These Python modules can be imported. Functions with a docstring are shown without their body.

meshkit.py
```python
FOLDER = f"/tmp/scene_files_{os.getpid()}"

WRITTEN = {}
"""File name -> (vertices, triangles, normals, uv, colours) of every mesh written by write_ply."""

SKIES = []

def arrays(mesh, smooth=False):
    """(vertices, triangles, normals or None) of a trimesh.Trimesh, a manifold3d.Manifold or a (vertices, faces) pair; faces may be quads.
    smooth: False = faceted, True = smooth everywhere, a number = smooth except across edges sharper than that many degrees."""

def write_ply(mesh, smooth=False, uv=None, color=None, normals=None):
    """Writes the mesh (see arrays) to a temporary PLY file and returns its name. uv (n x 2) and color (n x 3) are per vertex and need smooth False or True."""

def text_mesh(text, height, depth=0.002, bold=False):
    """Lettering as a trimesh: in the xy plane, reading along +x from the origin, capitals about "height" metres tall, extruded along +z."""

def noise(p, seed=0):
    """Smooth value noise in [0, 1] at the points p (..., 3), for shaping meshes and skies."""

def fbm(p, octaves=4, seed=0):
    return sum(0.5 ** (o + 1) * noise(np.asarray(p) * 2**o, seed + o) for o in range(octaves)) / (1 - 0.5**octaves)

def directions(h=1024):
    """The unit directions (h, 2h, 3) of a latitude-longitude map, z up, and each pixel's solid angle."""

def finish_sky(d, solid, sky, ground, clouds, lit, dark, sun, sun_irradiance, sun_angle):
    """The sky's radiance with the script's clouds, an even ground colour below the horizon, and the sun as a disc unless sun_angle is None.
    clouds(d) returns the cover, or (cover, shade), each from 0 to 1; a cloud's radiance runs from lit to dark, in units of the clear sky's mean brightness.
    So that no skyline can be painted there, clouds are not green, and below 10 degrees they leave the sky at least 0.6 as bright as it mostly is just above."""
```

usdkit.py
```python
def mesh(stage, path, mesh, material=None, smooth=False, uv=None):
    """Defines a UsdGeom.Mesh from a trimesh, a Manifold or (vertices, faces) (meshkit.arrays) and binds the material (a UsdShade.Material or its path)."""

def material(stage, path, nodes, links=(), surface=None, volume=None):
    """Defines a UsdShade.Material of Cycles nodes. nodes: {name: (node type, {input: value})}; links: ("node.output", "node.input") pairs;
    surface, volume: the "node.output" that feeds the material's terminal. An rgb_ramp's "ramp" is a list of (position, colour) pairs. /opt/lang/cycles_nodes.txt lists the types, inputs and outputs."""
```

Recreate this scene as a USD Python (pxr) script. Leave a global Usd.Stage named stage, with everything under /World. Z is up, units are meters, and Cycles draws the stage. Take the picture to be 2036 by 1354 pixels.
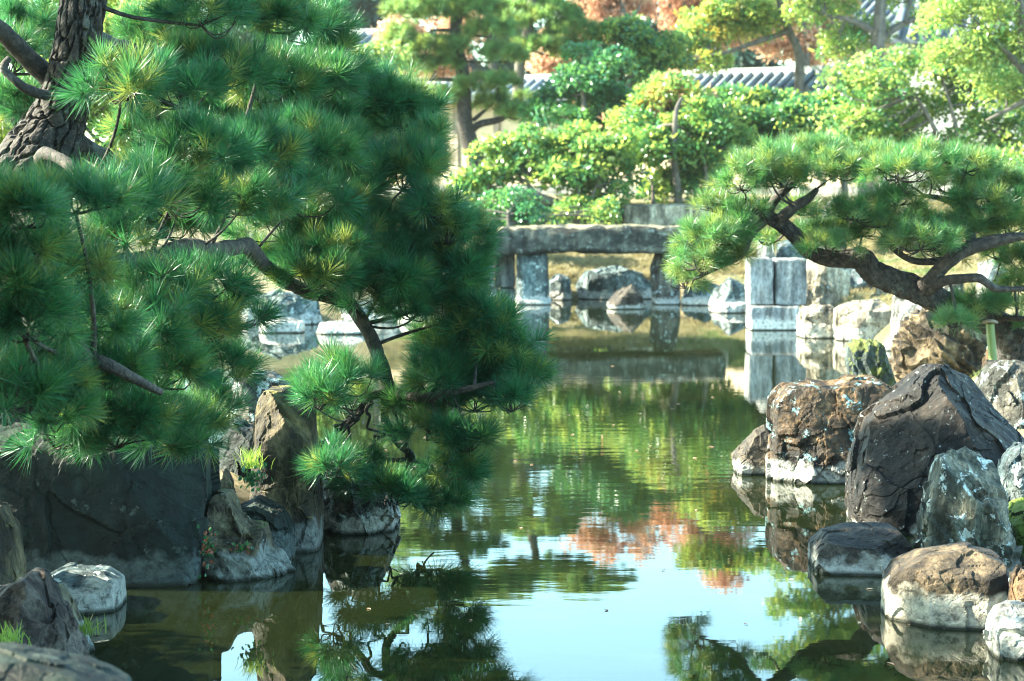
import math, random
import numpy as np, trimesh, usdkit, meshkit
from scipy.spatial import cKDTree
import shapely
from shapely.geometry import Polygon
from pxr import Usd, UsdGeom, UsdLux, UsdShade, Gf, Vt, Sdf

stage = Usd.Stage.CreateInMemory()
UsdGeom.SetStageUpAxis(stage, 'Z')
UsdGeom.Xform.Define(stage, '/World')
UsdGeom.Scope.Define(stage, '/World/Looks')
random.seed(7)

# ------------------------------------------------------------------ camera, sky, sun, exposure
EYE = 2.2; FPX = 4524.0; PITCH = math.atan((677 - 341) / FPX)
cam = UsdGeom.Camera.Define(stage, '/World/camera')
cam.CreateFocalLengthAttr(80.0); cam.CreateHorizontalApertureAttr(36.0); cam.CreateVerticalApertureAttr(23.94)
cam.CreateFStopAttr(4.2); cam.CreateFocusDistanceAttr(12.5); cam.CreateExposureAttr(3.0)
cam.CreateClippingRangeAttr(Gf.Vec2f(0.1, 2000))
cam.AddTranslateOp().Set(Gf.Vec3d(0, 0, EYE)); cam.AddRotateXOp().Set(90 - math.degrees(PITCH))

SUN = np.array([-0.90, 0.12, 0.60]); SUN /= np.linalg.norm(SUN)
sun_el, sun_rot = math.asin(SUN[2]), math.atan2(SUN[0], SUN[1])
skymat = usdkit.material(stage, '/World/Looks/sky_look', {
    's': ('sky_texture', {'sky_type': 'single_scattering', 'sun_disc': False, 'sun_elevation': sun_el, 'sun_rotation': sun_rot, 'air_density': 1.0, 'aerosol_density': 1.2}),
    'w': ('mix_color', {'blend_type': 'multiply', 'fac': 1.0, 'b': (0.82, 1.08, 0.97), 'use_clamp': False}), 'b': ('background_shader', {'strength': 0.115})},
    [('s.color', 'w.a'), ('w.result', 'b.color')], surface='b.background')
sky = UsdLux.DomeLight.Define(stage, '/World/sky')
UsdShade.MaterialBindingAPI.Apply(sky.GetPrim()).Bind(skymat)
sky.GetPrim().SetCustomDataByKey('kind', 'structure')
sun = UsdLux.DistantLight.Define(stage, '/World/sun')
sun.CreateIntensityAttr(1.25); sun.CreateAngleAttr(0.5); sun.CreateNormalizeAttr(True); sun.CreateColorAttr(Gf.Vec3f(1.0, 0.95, 0.76))
_z = SUN; _x = np.cross([0, 0, 1.0], _z); _x /= np.linalg.norm(_x); _y = np.cross(_z, _x)
sun.AddTransformOp().Set(Gf.Matrix4d(*[float(v) for v in (*_x, 0, *_y, 0, *_z, 0, 0, 0, 0, 1)]))

# ------------------------------------------------------------------ helpers
CP, SP = math.cos(PITCH), math.sin(PITCH)
def at(px, py, d):
    """the point at distance d along the ground that stands at this place of the photograph"""
    u, v = (px - 1018) / FPX, (677 - py) / FPX
    y, z = CP + v * SP, -SP + v * CP
    return np.array([u * d / y, d, EYE + z * d / y])
def size(n, d): return n * d / FPX

used = {}
def numbered(parent, name):
    k = used.setdefault(parent, {}); n = k.get(name, 0); k[name] = n + 1
    return f'{parent}/{name}' if n == 0 else f'{parent}/{name}_{n:03d}'
def tag(p, label=None, cat=None, group=None, kind=None):
    for k, v in (('label', label), ('category', cat), ('group', group), ('kind', kind)):
        if v: p.SetCustomDataByKey(k, v)
    return p
BASE = {'/World': np.zeros(3)}
def thing(name, label, cat, loc=(0, 0, 0), group=None):
    path = numbered('/World', name); x = UsdGeom.Xform.Define(stage, path)
    x.AddTranslateOp().Set(Gf.Vec3d(*map(float, loc))); BASE[path] = np.asarray(loc, float)
    tag(x.GetPrim(), label, cat, group); return path
def holder(parent, name):
    path = numbered(parent, name); UsdGeom.Xform.Define(stage, path); BASE[path] = BASE[parent]; return path
def part(parent, name, mesh, mat, smooth=False, label=None, kind=None):
    """a mesh given in world coordinates as a child of parent"""
    path = numbered(parent, name); v, f, n = meshkit.arrays(mesh, smooth)
    BASE[path] = BASE[parent]
    m = usdkit.mesh(stage, path, (v - BASE[parent], f), mat)
    if n is not None:
        m.CreateNormalsAttr(Vt.Vec3fArray.FromNumpy(n.astype(np.float32))); m.SetNormalsInterpolation('vertex')
    tag(m.GetPrim(), label=label, kind=kind)
    return path
def single(name, mesh, mat, label, cat, group=None, smooth=False, kind=None):
    p = part('/World', name, mesh, mat, smooth); tag(stage.GetPrimAtPath(p), label, cat, group, kind); return p

def quats(axis, spin):
    """rotations (x, y, z, w) that turn +z to the axis after a spin about z"""
    a = axis / np.linalg.norm(axis, axis=1, keepdims=True)
    q = np.stack([-a[:, 1], a[:, 0], np.zeros(len(a)), 1 + a[:, 2]], 1)
    q[q[:, 3] < 1e-5] = [1, 0, 0, 0]; q /= np.linalg.norm(q, axis=1, keepdims=True)
    s = np.stack([np.zeros(len(a)), np.zeros(len(a)), np.sin(spin / 2), np.cos(spin / 2)], 1)
    x1, y1, z1, w1 = q.T; x2, y2, z2, w2 = s.T
    return np.stack([w1*x2 + x1*w2 + y1*z2 - z1*y2, w1*y2 - x1*z2 + y1*w2 + z1*x2, w1*z2 + x1*y2 - y1*x2 + z1*w2, w1*w2 - x1*x2 - y1*y2 - z1*z2], 1)
def scatter(parent, name, protos, pos, axis, scale, idx, rng, kind='stuff', label=None):
    path = numbered(parent, name); pi = UsdGeom.PointInstancer.Define(stage, path)
    for k, (mesh, mat) in enumerate(protos):
        usdkit.mesh(stage, f'{path}/shape_{k:03d}', mesh, mat); pi.CreatePrototypesRel().AddTarget(f'{path}/shape_{k:03d}')
    pi.CreatePositionsAttr(Vt.Vec3fArray.FromNumpy((pos - BASE[parent]).astype(np.float32)))
    pi.CreateOrientationsAttr(Vt.QuathArray.FromNumpy(quats(axis, rng.uniform(0, 6.28, len(pos))).astype(np.float16)))
    pi.CreateScalesAttr(Vt.Vec3fArray.FromNumpy(np.repeat(np.asarray(scale)[:, None], 3, 1).astype(np.float32)))
    pi.CreateProtoIndicesAttr(Vt.IntArray.FromNumpy(np.asarray(idx, np.int32)))
    tag(pi.GetPrim(), label=label, kind=kind); return path

def spline(pts, n):
    pts = np.asarray(pts, float)
    if len(pts) == 2: return pts[0] + (pts[1] - pts[0]) * np.linspace(0, 1, n)[:, None]
    from scipy.interpolate import PchipInterpolator
    t = np.r_[0, np.cumsum(np.linalg.norm(np.diff(pts[:, :3], axis=0), axis=1))]
    return PchipInterpolator(t, pts)(np.linspace(0, t[-1], n))
def tube(pts, radii, n=24, sides=8, rough=0.0, seed=0, plates=None, freq=9.0):
    c = spline(np.c_[np.asarray(pts, float), np.asarray(radii, float)], n); p, r = c[:, :3], c[:, 3]
    t = np.gradient(p, axis=0); t /= np.linalg.norm(t, axis=1, keepdims=True) + 1e-9
    a = np.zeros_like(p); v = np.cross(t[0], [0.3, 1, 0.2])
    for k in range(n):
        v = v - t[k] * v.dot(t[k]); v /= np.linalg.norm(v); a[k] = v
    b = np.cross(t, a); ang = np.arange(sides) * 2 * np.pi / sides
    ring = np.cos(ang)[None, :, None] * a[:, None] + np.sin(ang)[None, :, None] * b[:, None]
    rr = np.repeat(r[:, None], sides, 1); vt = p[:, None] + ring * rr[..., None]
    if rough: rr = rr * (1 + rough * 2 * (meshkit.fbm(vt * freq, 3, seed) - 0.5))
    if plates:
        length = np.r_[0, np.cumsum(np.linalg.norm(np.diff(p, axis=0), axis=1))]
        rng = np.random.default_rng(seed); w, h, depth = plates; R = r.mean()
        q = np.stack([np.repeat((ang * R)[None], n, 0), np.repeat(length[:, None], sides, 1)], -1) / [w, h]
        q = q + 0.5 * (np.stack([meshkit.noise(vt * 14, 3), meshkit.noise(vt * 14, 4)], -1) - 0.5)
        W, H = 2 * np.pi * R / w, length[-1] / h; m = int(W * H)
        s = np.c_[rng.uniform(0, W, m), rng.uniform(-0.5, H + 0.5, m)]; s = np.vstack([s, s + [W, 0], s - [W, 0]])
        dd, _ = cKDTree(s).query(q.reshape(-1, 2), k=2); edge = (dd[:, 1] - dd[:, 0]).reshape(n, sides)
        rr = rr + depth * (np.clip(edge / 0.18, 0, 1) - 1) + depth * 0.35 * (meshkit.fbm(vt * 60, 2, 5) - 0.5)
    vt = p[:, None] + ring * rr[..., None]
    i, j = np.meshgrid(np.arange(n - 1), np.arange(sides), indexing='ij')
    f = np.stack([i * sides + j, i * sides + (j + 1) % sides, (i + 1) * sides + (j + 1) % sides, (i + 1) * sides + j], -1).reshape(-1, 4)
    f = np.vstack([f[:, [0, 1, 2]], f[:, [0, 2, 3]]]); V = np.vstack([vt.reshape(-1, 3), p[0], p[-1]]); m = n * sides; k = np.arange(sides)
    f = np.vstack([f, np.c_[np.full(sides, m), (k + 1) % sides, k], np.c_[np.full(sides, m + 1), (n - 1) * sides + k, (n - 1) * sides + (k + 1) % sides]])
    return V, f
def join(ms):
    vs, fs, n = [], [], 0
    for v, f in ms: vs.append(v); fs.append(np.asarray(f) + n); n += len(v)
    return np.vstack(vs), np.vstack(fs)

# ------------------------------------------------------------------ materials
def mat(name, nodes, links, surface): return usdkit.material(stage, '/World/Looks/' + name, nodes, links, surface=surface)
def plain(name, c, rough=0.7, var=0.25, scale=6.0, bump=0.0, bscale=40.0):
    lo = [x * (1 - var) for x in c]; hi = [min(1, x * (1 + var)) for x in c]
    return mat(name, {'g': ('geometry', {}), 'n': ('noise_texture', {'scale': scale, 'detail': 6.0}), 'r': ('rgb_ramp', {'ramp': [(0.3, lo), (0.7, hi)]}),
                      'n2': ('noise_texture', {'scale': bscale, 'detail': 5.0}), 'b': ('bump', {'strength': bump, 'distance': 0.01}), 'p': ('principled_bsdf', {'roughness': rough})},
               [('g.position', 'n.vector'), ('g.position', 'n2.vector'), ('n.fac', 'r.fac'), ('r.color', 'p.base_color'), ('n2.fac', 'b.height')] + ([('b.normal', 'p.normal')] if bump else []), 'p.BSDF')
def leaf(name, c, tr, rough=0.4, fac=0.35, var=0.3, vscale=2.5):
    lo = [x * (1 - var) for x in c]; hi = [x * (1 + var) for x in c]
    return mat(name, {'g': ('geometry', {}), 'n': ('noise_texture', {'scale': vscale, 'detail': 3.0}), 'r': ('rgb_ramp', {'ramp': [(0.35, lo), (0.65, hi)]}),
                      'p': ('principled_bsdf', {'roughness': rough}), 't': ('translucent_bsdf', {'color': tr}), 'm': ('mix_closure', {'fac': fac})},
               [('g.position', 'n.vector'), ('n.fac', 'r.fac'), ('r.color', 'p.base_color'), ('p.BSDF', 'm.closure1'), ('t.BSDF', 'm.closure2')], 'm.closure')

def rocklook(name, dark, mid, light, band=0.16, bandcol=(0.32, 0.31, 0.27), lichen=(0.30, 0.37, 0.35), lich=0.64, stretch=(1, 1, 1), scale=3.0, lscale=3.1, moss=None, topdark=None, bump=0.7):
    """stone: patches, fine grain, streaks along STRETCH, lichen spots, and the pale band that changing water levels left on it"""
    n = {'g': ('geometry', {}), 'mp': ('mapping', {'scale': stretch}),
         'n1': ('noise_texture', {'scale': scale, 'detail': 9.0, 'roughness': 0.62, 'distortion': 0.6}),
         'r1': ('rgb_ramp', {'ramp': [(0.39, dark), (0.50, mid), (0.60, light)]}),
         'n2': ('noise_texture', {'scale': scale * 11, 'detail': 8.0, 'roughness': 0.7}),
         'r2': ('rgb_ramp', {'ramp': [(0.36, (0.5, 0.5, 0.5)), (0.5, (0.95, 0.95, 0.95)), (0.64, (1.4, 1.4, 1.4))]}),
         'm1': ('mix_color', {'blend_type': 'multiply', 'fac': 1.0, 'use_clamp': False}),
         'n3': ('noise_texture', {'scale': scale * lscale, 'detail': 10.0, 'roughness': 0.75}),
         'r3': ('rgb_ramp', {'ramp': [(lich - 0.02, (0, 0, 0)), (lich + 0.01, (1, 1, 1))]}),
         'ms': ('mapping', {'scale': (6.0, 6.0, 0.55)}), 'ns': ('noise_texture', {'scale': 1.6, 'detail': 6.0, 'roughness': 0.6}), 'rs': ('rgb_ramp', {'ramp': [(0.38, (0.42, 0.42, 0.42)), (0.52, (1, 1, 1)), (0.66, (1.5, 1.5, 1.5))]}), 'm0': ('mix_color', {'blend_type': 'multiply', 'fac': 1.0, 'use_clamp': False}),
         'm2': ('mix_color', {'b': lichen}),
         'v': ('noise_texture', {'scale': scale * 1.3, 'detail': 4.0, 'roughness': 0.55, 'distortion': 1.2}), 'rv': ('rgb_ramp', {'ramp': [(0.0, (1, 1, 1)), (0.478, (1, 1, 1)), (0.5, (0.22, 0.22, 0.22)), (0.515, (1, 1, 1)), (1, (1, 1, 1))]}), 'mv': ('mix_color', {'blend_type': 'multiply', 'fac': 0.7}),
         's': ('separate_xyz', {}), 'nb': ('noise_texture', {'scale': 7.0, 'detail': 6.0}),
         'h': ('math', {'math_type': 'multiply_add', 'value2': -0.24, 'value3': 0.12}), 'ha': ('math', {'math_type': 'add'}),
         'hb': ('map_range', {'from_min': band + 0.02, 'from_max': band - 0.02, 'clamp': True}),
         'nc': ('noise_texture', {'scale': 22.0, 'detail': 8.0, 'roughness': 0.7}), 'rc': ('rgb_ramp', {'ramp': [(0.36, tuple(0.28 * x for x in bandcol)), (0.47, tuple(0.8 * x for x in bandcol)), (0.64, tuple(1.15 * x for x in bandcol))]}),
         'm3': ('mix_color', {}),
         'wet': ('map_range', {'from_min': 0.03, 'from_max': 0.008, 'clamp': True}), 'm4': ('mix_color', {'b': (0.02, 0.022, 0.015)}),
         'hh': ('math', {'math_type': 'multiply_add', 'value2': 0.35}), 'b': ('bump', {'strength': bump, 'distance': 0.045}),
         'rr': ('map_range', {'from_min': 0.3, 'from_max': 0.7, 'to_min': 0.5, 'to_max': 0.8}), 'p': ('principled_bsdf', {'specular_ior_level': 0.22})}
    l = [('g.position', 'mp.vector'), ('mp.vector', 'n1.vector'), ('mp.vector', 'n2.vector'), ('g.position', 'n3.vector'), ('n1.fac', 'r1.fac'), ('n2.fac', 'r2.fac'),
         ('g.position', 'ms.vector'), ('ms.vector', 'ns.vector'), ('ns.fac', 'rs.fac'), ('r1.color', 'm0.a'), ('rs.color', 'm0.b'), ('m0.result', 'm1.a'), ('r2.color', 'm1.b'), ('n3.fac', 'r3.fac'), ('r3.color', 'm2.fac'), ('g.position', 'v.vector'), ('v.fac', 'rv.fac'), ('m1.result', 'mv.a'), ('rv.color', 'mv.b'), ('mv.result', 'm2.a'),
         ('g.position', 's.vector'), ('g.position', 'nb.vector'), ('nb.fac', 'h.value1'), ('h.value', 'ha.value1'), ('s.z', 'ha.value2'), ('ha.value', 'hb.value'),
         ('g.position', 'nc.vector'), ('nc.fac', 'rc.fac'), ('rc.color', 'm3.b'), ('hb.result', 'm3.fac'), ('s.z', 'wet.value'), ('m3.result', 'm4.a'), ('wet.result', 'm4.fac'),
         ('m4.result', 'p.base_color'), ('n2.fac', 'hh.value1'), ('n1.fac', 'hh.value3'), ('hh.value', 'b.height'), ('b.normal', 'p.normal'), ('n2.fac', 'rr.value'), ('rr.result', 'p.roughness')]
    last = 'm2.result'
    if topdark:
        z0, z1, col = topdark
        n['td'] = ('map_range', {'from_min': z0, 'from_max': z1, 'clamp': True}); n['mt'] = ('mix_color', {'b': col})
        l += [('ha.value', 'td.value'), ('td.result', 'mt.fac'), (last, 'mt.a')]; last = 'mt.result'
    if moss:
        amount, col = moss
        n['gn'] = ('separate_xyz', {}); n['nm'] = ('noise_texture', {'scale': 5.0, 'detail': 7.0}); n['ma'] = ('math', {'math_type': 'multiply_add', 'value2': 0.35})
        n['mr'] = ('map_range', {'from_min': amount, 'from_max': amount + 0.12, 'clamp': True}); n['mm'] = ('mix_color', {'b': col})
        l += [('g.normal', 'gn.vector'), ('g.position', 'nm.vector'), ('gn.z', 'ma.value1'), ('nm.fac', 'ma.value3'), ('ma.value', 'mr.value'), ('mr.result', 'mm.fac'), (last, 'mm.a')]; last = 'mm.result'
    l.append((last, 'm3.a'))
    return mat(name, n, l, 'p.BSDF')

M = {}
M['needle_deep'] = leaf('needle_deep', (0.010, 0.085, 0.042), (0.07, 0.30, 0.08), 0.38, 0.28)
M['needle_mid'] = leaf('needle_mid', (0.024, 0.120, 0.043), (0.14, 0.36, 0.08), 0.38, 0.30)
M['needle_warm'] = leaf('needle_warm', (0.090, 0.150, 0.038), (0.38, 0.46, 0.09), 0.36, 0.32)
M['needle_pale'] = leaf('needle_pale', (0.048, 0.140, 0.055), (0.18, 0.34, 0.09), 0.34, 0.30)
M['needle_far'] = leaf('needle_far', (0.075, 0.175, 0.060), (0.28, 0.46, 0.12), 0.4, 0.42)
M['needle_brown'] = leaf('needle_brown', (0.14, 0.085, 0.035), (0.20, 0.12, 0.04), 0.5, 0.25)
M['bud'] = plain('bud', (0.22, 0.13, 0.07))
M['bark'] = mat('bark', {'g': ('geometry', {}), 'n': ('noise_texture', {'scale': 22.0, 'detail': 8.0, 'roughness': 0.7}), 'r': ('rgb_ramp', {'ramp': [(0.36, (0.006, 0.005, 0.004)), (0.5, (0.020, 0.015, 0.011)), (0.66, (0.065, 0.052, 0.042))]}),
     'n2': ('noise_texture', {'scale': 70.0, 'detail': 6.0}), 'b': ('bump', {'strength': 0.8, 'distance': 0.012}), 'n3': ('noise_texture', {'scale': 5.0, 'detail': 8.0, 'roughness': 0.7}), 'r3': ('rgb_ramp', {'ramp': [(0.60, (0, 0, 0)), (0.68, (1, 1, 1))]}),
     'mx': ('mix_color', {'b': (0.085, 0.09, 0.08)}), 'p': ('principled_bsdf', {'roughness': 0.85})},
     [('g.position', 'n.vector'), ('g.position', 'n2.vector'), ('g.position', 'n3.vector'), ('n3.fac', 'r3.fac'), ('r3.color', 'mx.fac'), ('n.fac', 'r.fac'), ('r.color', 'mx.a'), ('mx.result', 'p.base_color'), ('n2.fac', 'b.height'), ('b.normal', 'p.normal')], 'p.BSDF')
M['bark_grey'] = plain('bark_grey', (0.08, 0.068, 0.055), 0.9, 0.5, 8, 0.6, 30)
M['leaf_lime'] = leaf('leaf_lime', (0.125, 0.205, 0.042), (0.50, 0.60, 0.12), 0.30, 0.44, .45, 1.6)
M['leaf_green'] = leaf('leaf_green', (0.040, 0.130, 0.042), (0.18, 0.42, 0.10), 0.28, 0.38, .45, 1.6)
M['leaf_dark'] = leaf('leaf_dark', (0.020, 0.10, 0.050), (0.09, 0.30, 0.10), 0.28, 0.34)
M['leaf_olive'] = leaf('leaf_olive', (0.12, 0.19, 0.055), (0.42, 0.53, 0.15), 0.30, 0.46)
M['leaf_yellow'] = leaf('leaf_yellow', (0.30, 0.24, 0.04), (0.50, 0.38, 0.06), 0.4, 0.35)
M['leaf_red'] = leaf('leaf_red', (0.30, 0.08, 0.05), (0.50, 0.14, 0.07), 0.4, 0.35)
M['leaf_orange'] = leaf('leaf_orange', (0.46, 0.22, 0.13), (0.66, 0.36, 0.21), 0.45, 0.4)
M['leaf_peach'] = leaf('leaf_peach', (0.50, 0.31, 0.20), (0.70, 0.46, 0.28), 0.45, 0.4)
M['leaf_far'] = leaf('leaf_far', (0.025, 0.07, 0.055), (0.05, 0.14, 0.09), 0.5, 0.25)
M['grass_blade'] = leaf('grass_blade', (0.14, 0.24, 0.04), (0.35, 0.5, 0.08), 0.4, 0.4)
M['roof'] = plain('roof_tile', (0.10, 0.125, 0.15), 0.7, 0.35, 3.0, 0.2)
M['ridge'] = plain('roof_ridge', (0.42, 0.42, 0.41), 0.6, 0.2, 3.0)
M['plaster'] = plain('plaster', (0.46, 0.37, 0.25), 0.9, 0.15, 1.2, 0.15)
M['white'] = plain('white_plaster', (0.46, 0.46, 0.44), 0.9, 0.06, 1.0, 0.1)
M['wood'] = plain('weathered_wood', (0.20, 0.16, 0.12), 0.85, 0.35, 4.0, 0.3)
M['bamboo'] = plain('bamboo', (0.16, 0.22, 0.07), 0.4, 0.3, 6.0, 0.1)
M['rock_black'] = rocklook('rock_black', (0.0041, 0.0037, 0.0034), (0.0107, 0.0083, 0.0067), (0.0297, 0.0218, 0.0149), 0.02, lich=0.635, lscale=7.0, lichen=(0.34, 0.38, 0.35))
M['rock_brown'] = rocklook('rock_brown', (0.0092, 0.0079, 0.0070), (0.0382, 0.0245, 0.0127), (0.1221, 0.0720, 0.0348), 0.15, lich=0.60, lichen=(0.20, 0.34, 0.34))
M['rock_streak'] = rocklook('rock_streak', (0.0334, 0.0394, 0.0300), (0.0890, 0.0945, 0.0693), (0.2003, 0.1785, 0.1247), 0.10, stretch=(2.2, 2.2, 0.45), lichen=(0.50, 0.56, 0.52), lich=0.58)
M['rock_flat'] = rocklook('rock_flat', (0.0216, 0.0161, 0.0105), (0.0559, 0.0408, 0.0247), (0.1081, 0.0765, 0.0434), 0.17, bandcol=(0.44, 0.40, 0.31), lich=0.72)
M['rock_low'] = rocklook('rock_low', (0.016, 0.013, 0.010), (0.045, 0.036, 0.026), (0.10, 0.078, 0.052), 0.075, bandcol=(0.36, 0.35, 0.30), lich=0.72)
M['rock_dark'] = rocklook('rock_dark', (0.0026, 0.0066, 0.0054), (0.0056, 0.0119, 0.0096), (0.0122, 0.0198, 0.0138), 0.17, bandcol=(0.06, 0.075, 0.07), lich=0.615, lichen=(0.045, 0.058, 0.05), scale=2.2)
M['rock_blue'] = rocklook('rock_blue', (0.0165, 0.0298, 0.0347), (0.0471, 0.0744, 0.0818), (0.1131, 0.1438, 0.1389), 0.14, lichen=(0.42, 0.48, 0.46), lich=0.6)
M['rock_teal'] = rocklook('rock_teal', (0.0225, 0.0395, 0.0411), (0.0601, 0.0896, 0.0896), (0.1502, 0.1845, 0.1739), 0.15, stretch=(1.6, 1.6, 0.7), bandcol=(0.36, 0.37, 0.34), lich=0.6)
M['rock_yellow'] = rocklook('rock_yellow', (0.0206, 0.0173, 0.0106), (0.0550, 0.0432, 0.0247), (0.1145, 0.0950, 0.0570), 0.14, bandcol=(0.20, 0.21, 0.185), lich=0.63, moss=(0.80, (0.06, 0.075, 0.02)))
M['rock_tan'] = rocklook('rock_tan', (0.1105, 0.0935, 0.0680), (0.2465, 0.2125, 0.1530), (0.3825, 0.3400, 0.2465), 0.18, bandcol=(0.46, 0.42, 0.33), lich=0.66, stretch=(1.8, 1.8, 0.7))
M['rock_ridged'] = rocklook('rock_ridged', (0.0140, 0.0102, 0.0063), (0.0763, 0.0528, 0.0275), (0.1717, 0.1260, 0.0686), 0.0, lich=0.75, bump=0.9)
M['rock_red'] = rocklook('rock_red', (0.0160, 0.0101, 0.0083), (0.0463, 0.0319, 0.0251), (0.0997, 0.0790, 0.0621), 0.0, lich=0.68, lichen=(0.4, 0.4, 0.38), scale=4.0, bump=0.9)
M['rock_grey'] = rocklook('rock_grey', (0.0139, 0.0144, 0.0127), (0.0362, 0.0367, 0.0312), (0.0890, 0.0813, 0.0647), 0.12, lich=0.58)
M['rock_pale'] = rocklook('rock_pale', (0.0840, 0.0892, 0.0866), (0.1680, 0.1680, 0.1522), (0.2730, 0.2625, 0.2258), 0.16, bandcol=(0.40, 0.40, 0.35), lich=0.66)
M['rock_slate'] = rocklook('rock_slate', (0.0120, 0.0210, 0.0216), (0.0330, 0.0510, 0.0480), (0.0720, 0.0900, 0.0840), 0.0, stretch=(5, 5, 0.5), lich=0.70, moss=(0.55, (0.07, 0.085, 0.015)))
M['rock_moss'] = rocklook('rock_moss', (0.03, 0.04, 0.015), (0.05, 0.065, 0.02), (0.08, 0.08, 0.04), 0.1, lich=0.72, moss=(0.42, (0.09, 0.13, 0.015)))
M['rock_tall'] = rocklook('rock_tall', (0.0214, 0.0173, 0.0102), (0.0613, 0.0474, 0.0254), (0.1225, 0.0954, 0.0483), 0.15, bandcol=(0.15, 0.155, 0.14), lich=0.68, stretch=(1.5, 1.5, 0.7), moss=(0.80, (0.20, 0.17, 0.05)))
M['bridge'] = rocklook('bridge_stone', (0.009, 0.012, 0.011), (0.025, 0.029, 0.025), (0.075, 0.078, 0.062), 0.0, stretch=(1, 1, 1.6), lichen=(0.17, 0.20, 0.18), lich=0.61, scale=3.5, moss=(0.80, (0.26, 0.22, 0.13)))
M['block'] = rocklook('cut_stone', (0.11, 0.12, 0.12), (0.20, 0.21, 0.205), (0.29, 0.29, 0.27), 0.17, bandcol=(0.55, 0.54, 0.48), stretch=(2.5, 2.5, 0.6), scale=2.0, lich=0.66, lichen=(0.20, 0.22, 0.17), bump=0.6)
M['ground'] = mat('ground_look', {'g': ('geometry', {}), 'n': ('noise_texture', {'scale': 0.8, 'detail': 8.0}), 'r': ('rgb_ramp', {'ramp': [(0.38, (0.05, 0.065, 0.018)), (0.48, (0.13, 0.11, 0.045)), (0.60, (0.21, 0.16, 0.08))]}),
     'n2': ('noise_texture', {'scale': 14.0, 'detail': 9.0, 'roughness': 0.75}), 'r2': ('rgb_ramp', {'ramp': [(0.38, (0.35, 0.35, 0.35)), (0.62, (1.4, 1.4, 1.4))]}), 'm': ('mix_color', {'blend_type': 'multiply', 'fac': 1.0, 'use_clamp': False}),
     'b': ('bump', {'strength': 0.8, 'distance': 0.03}), 'p': ('principled_bsdf', {'roughness': 0.95})},
     [('g.position', 'n.vector'), ('g.position', 'n2.vector'), ('n.fac', 'r.fac'), ('n2.fac', 'r2.fac'), ('r.color', 'm.a'), ('r2.color', 'm.b'), ('m.result', 'p.base_color'), ('n2.fac', 'b.height'), ('b.normal', 'p.normal')], 'p.BSDF')
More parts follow.
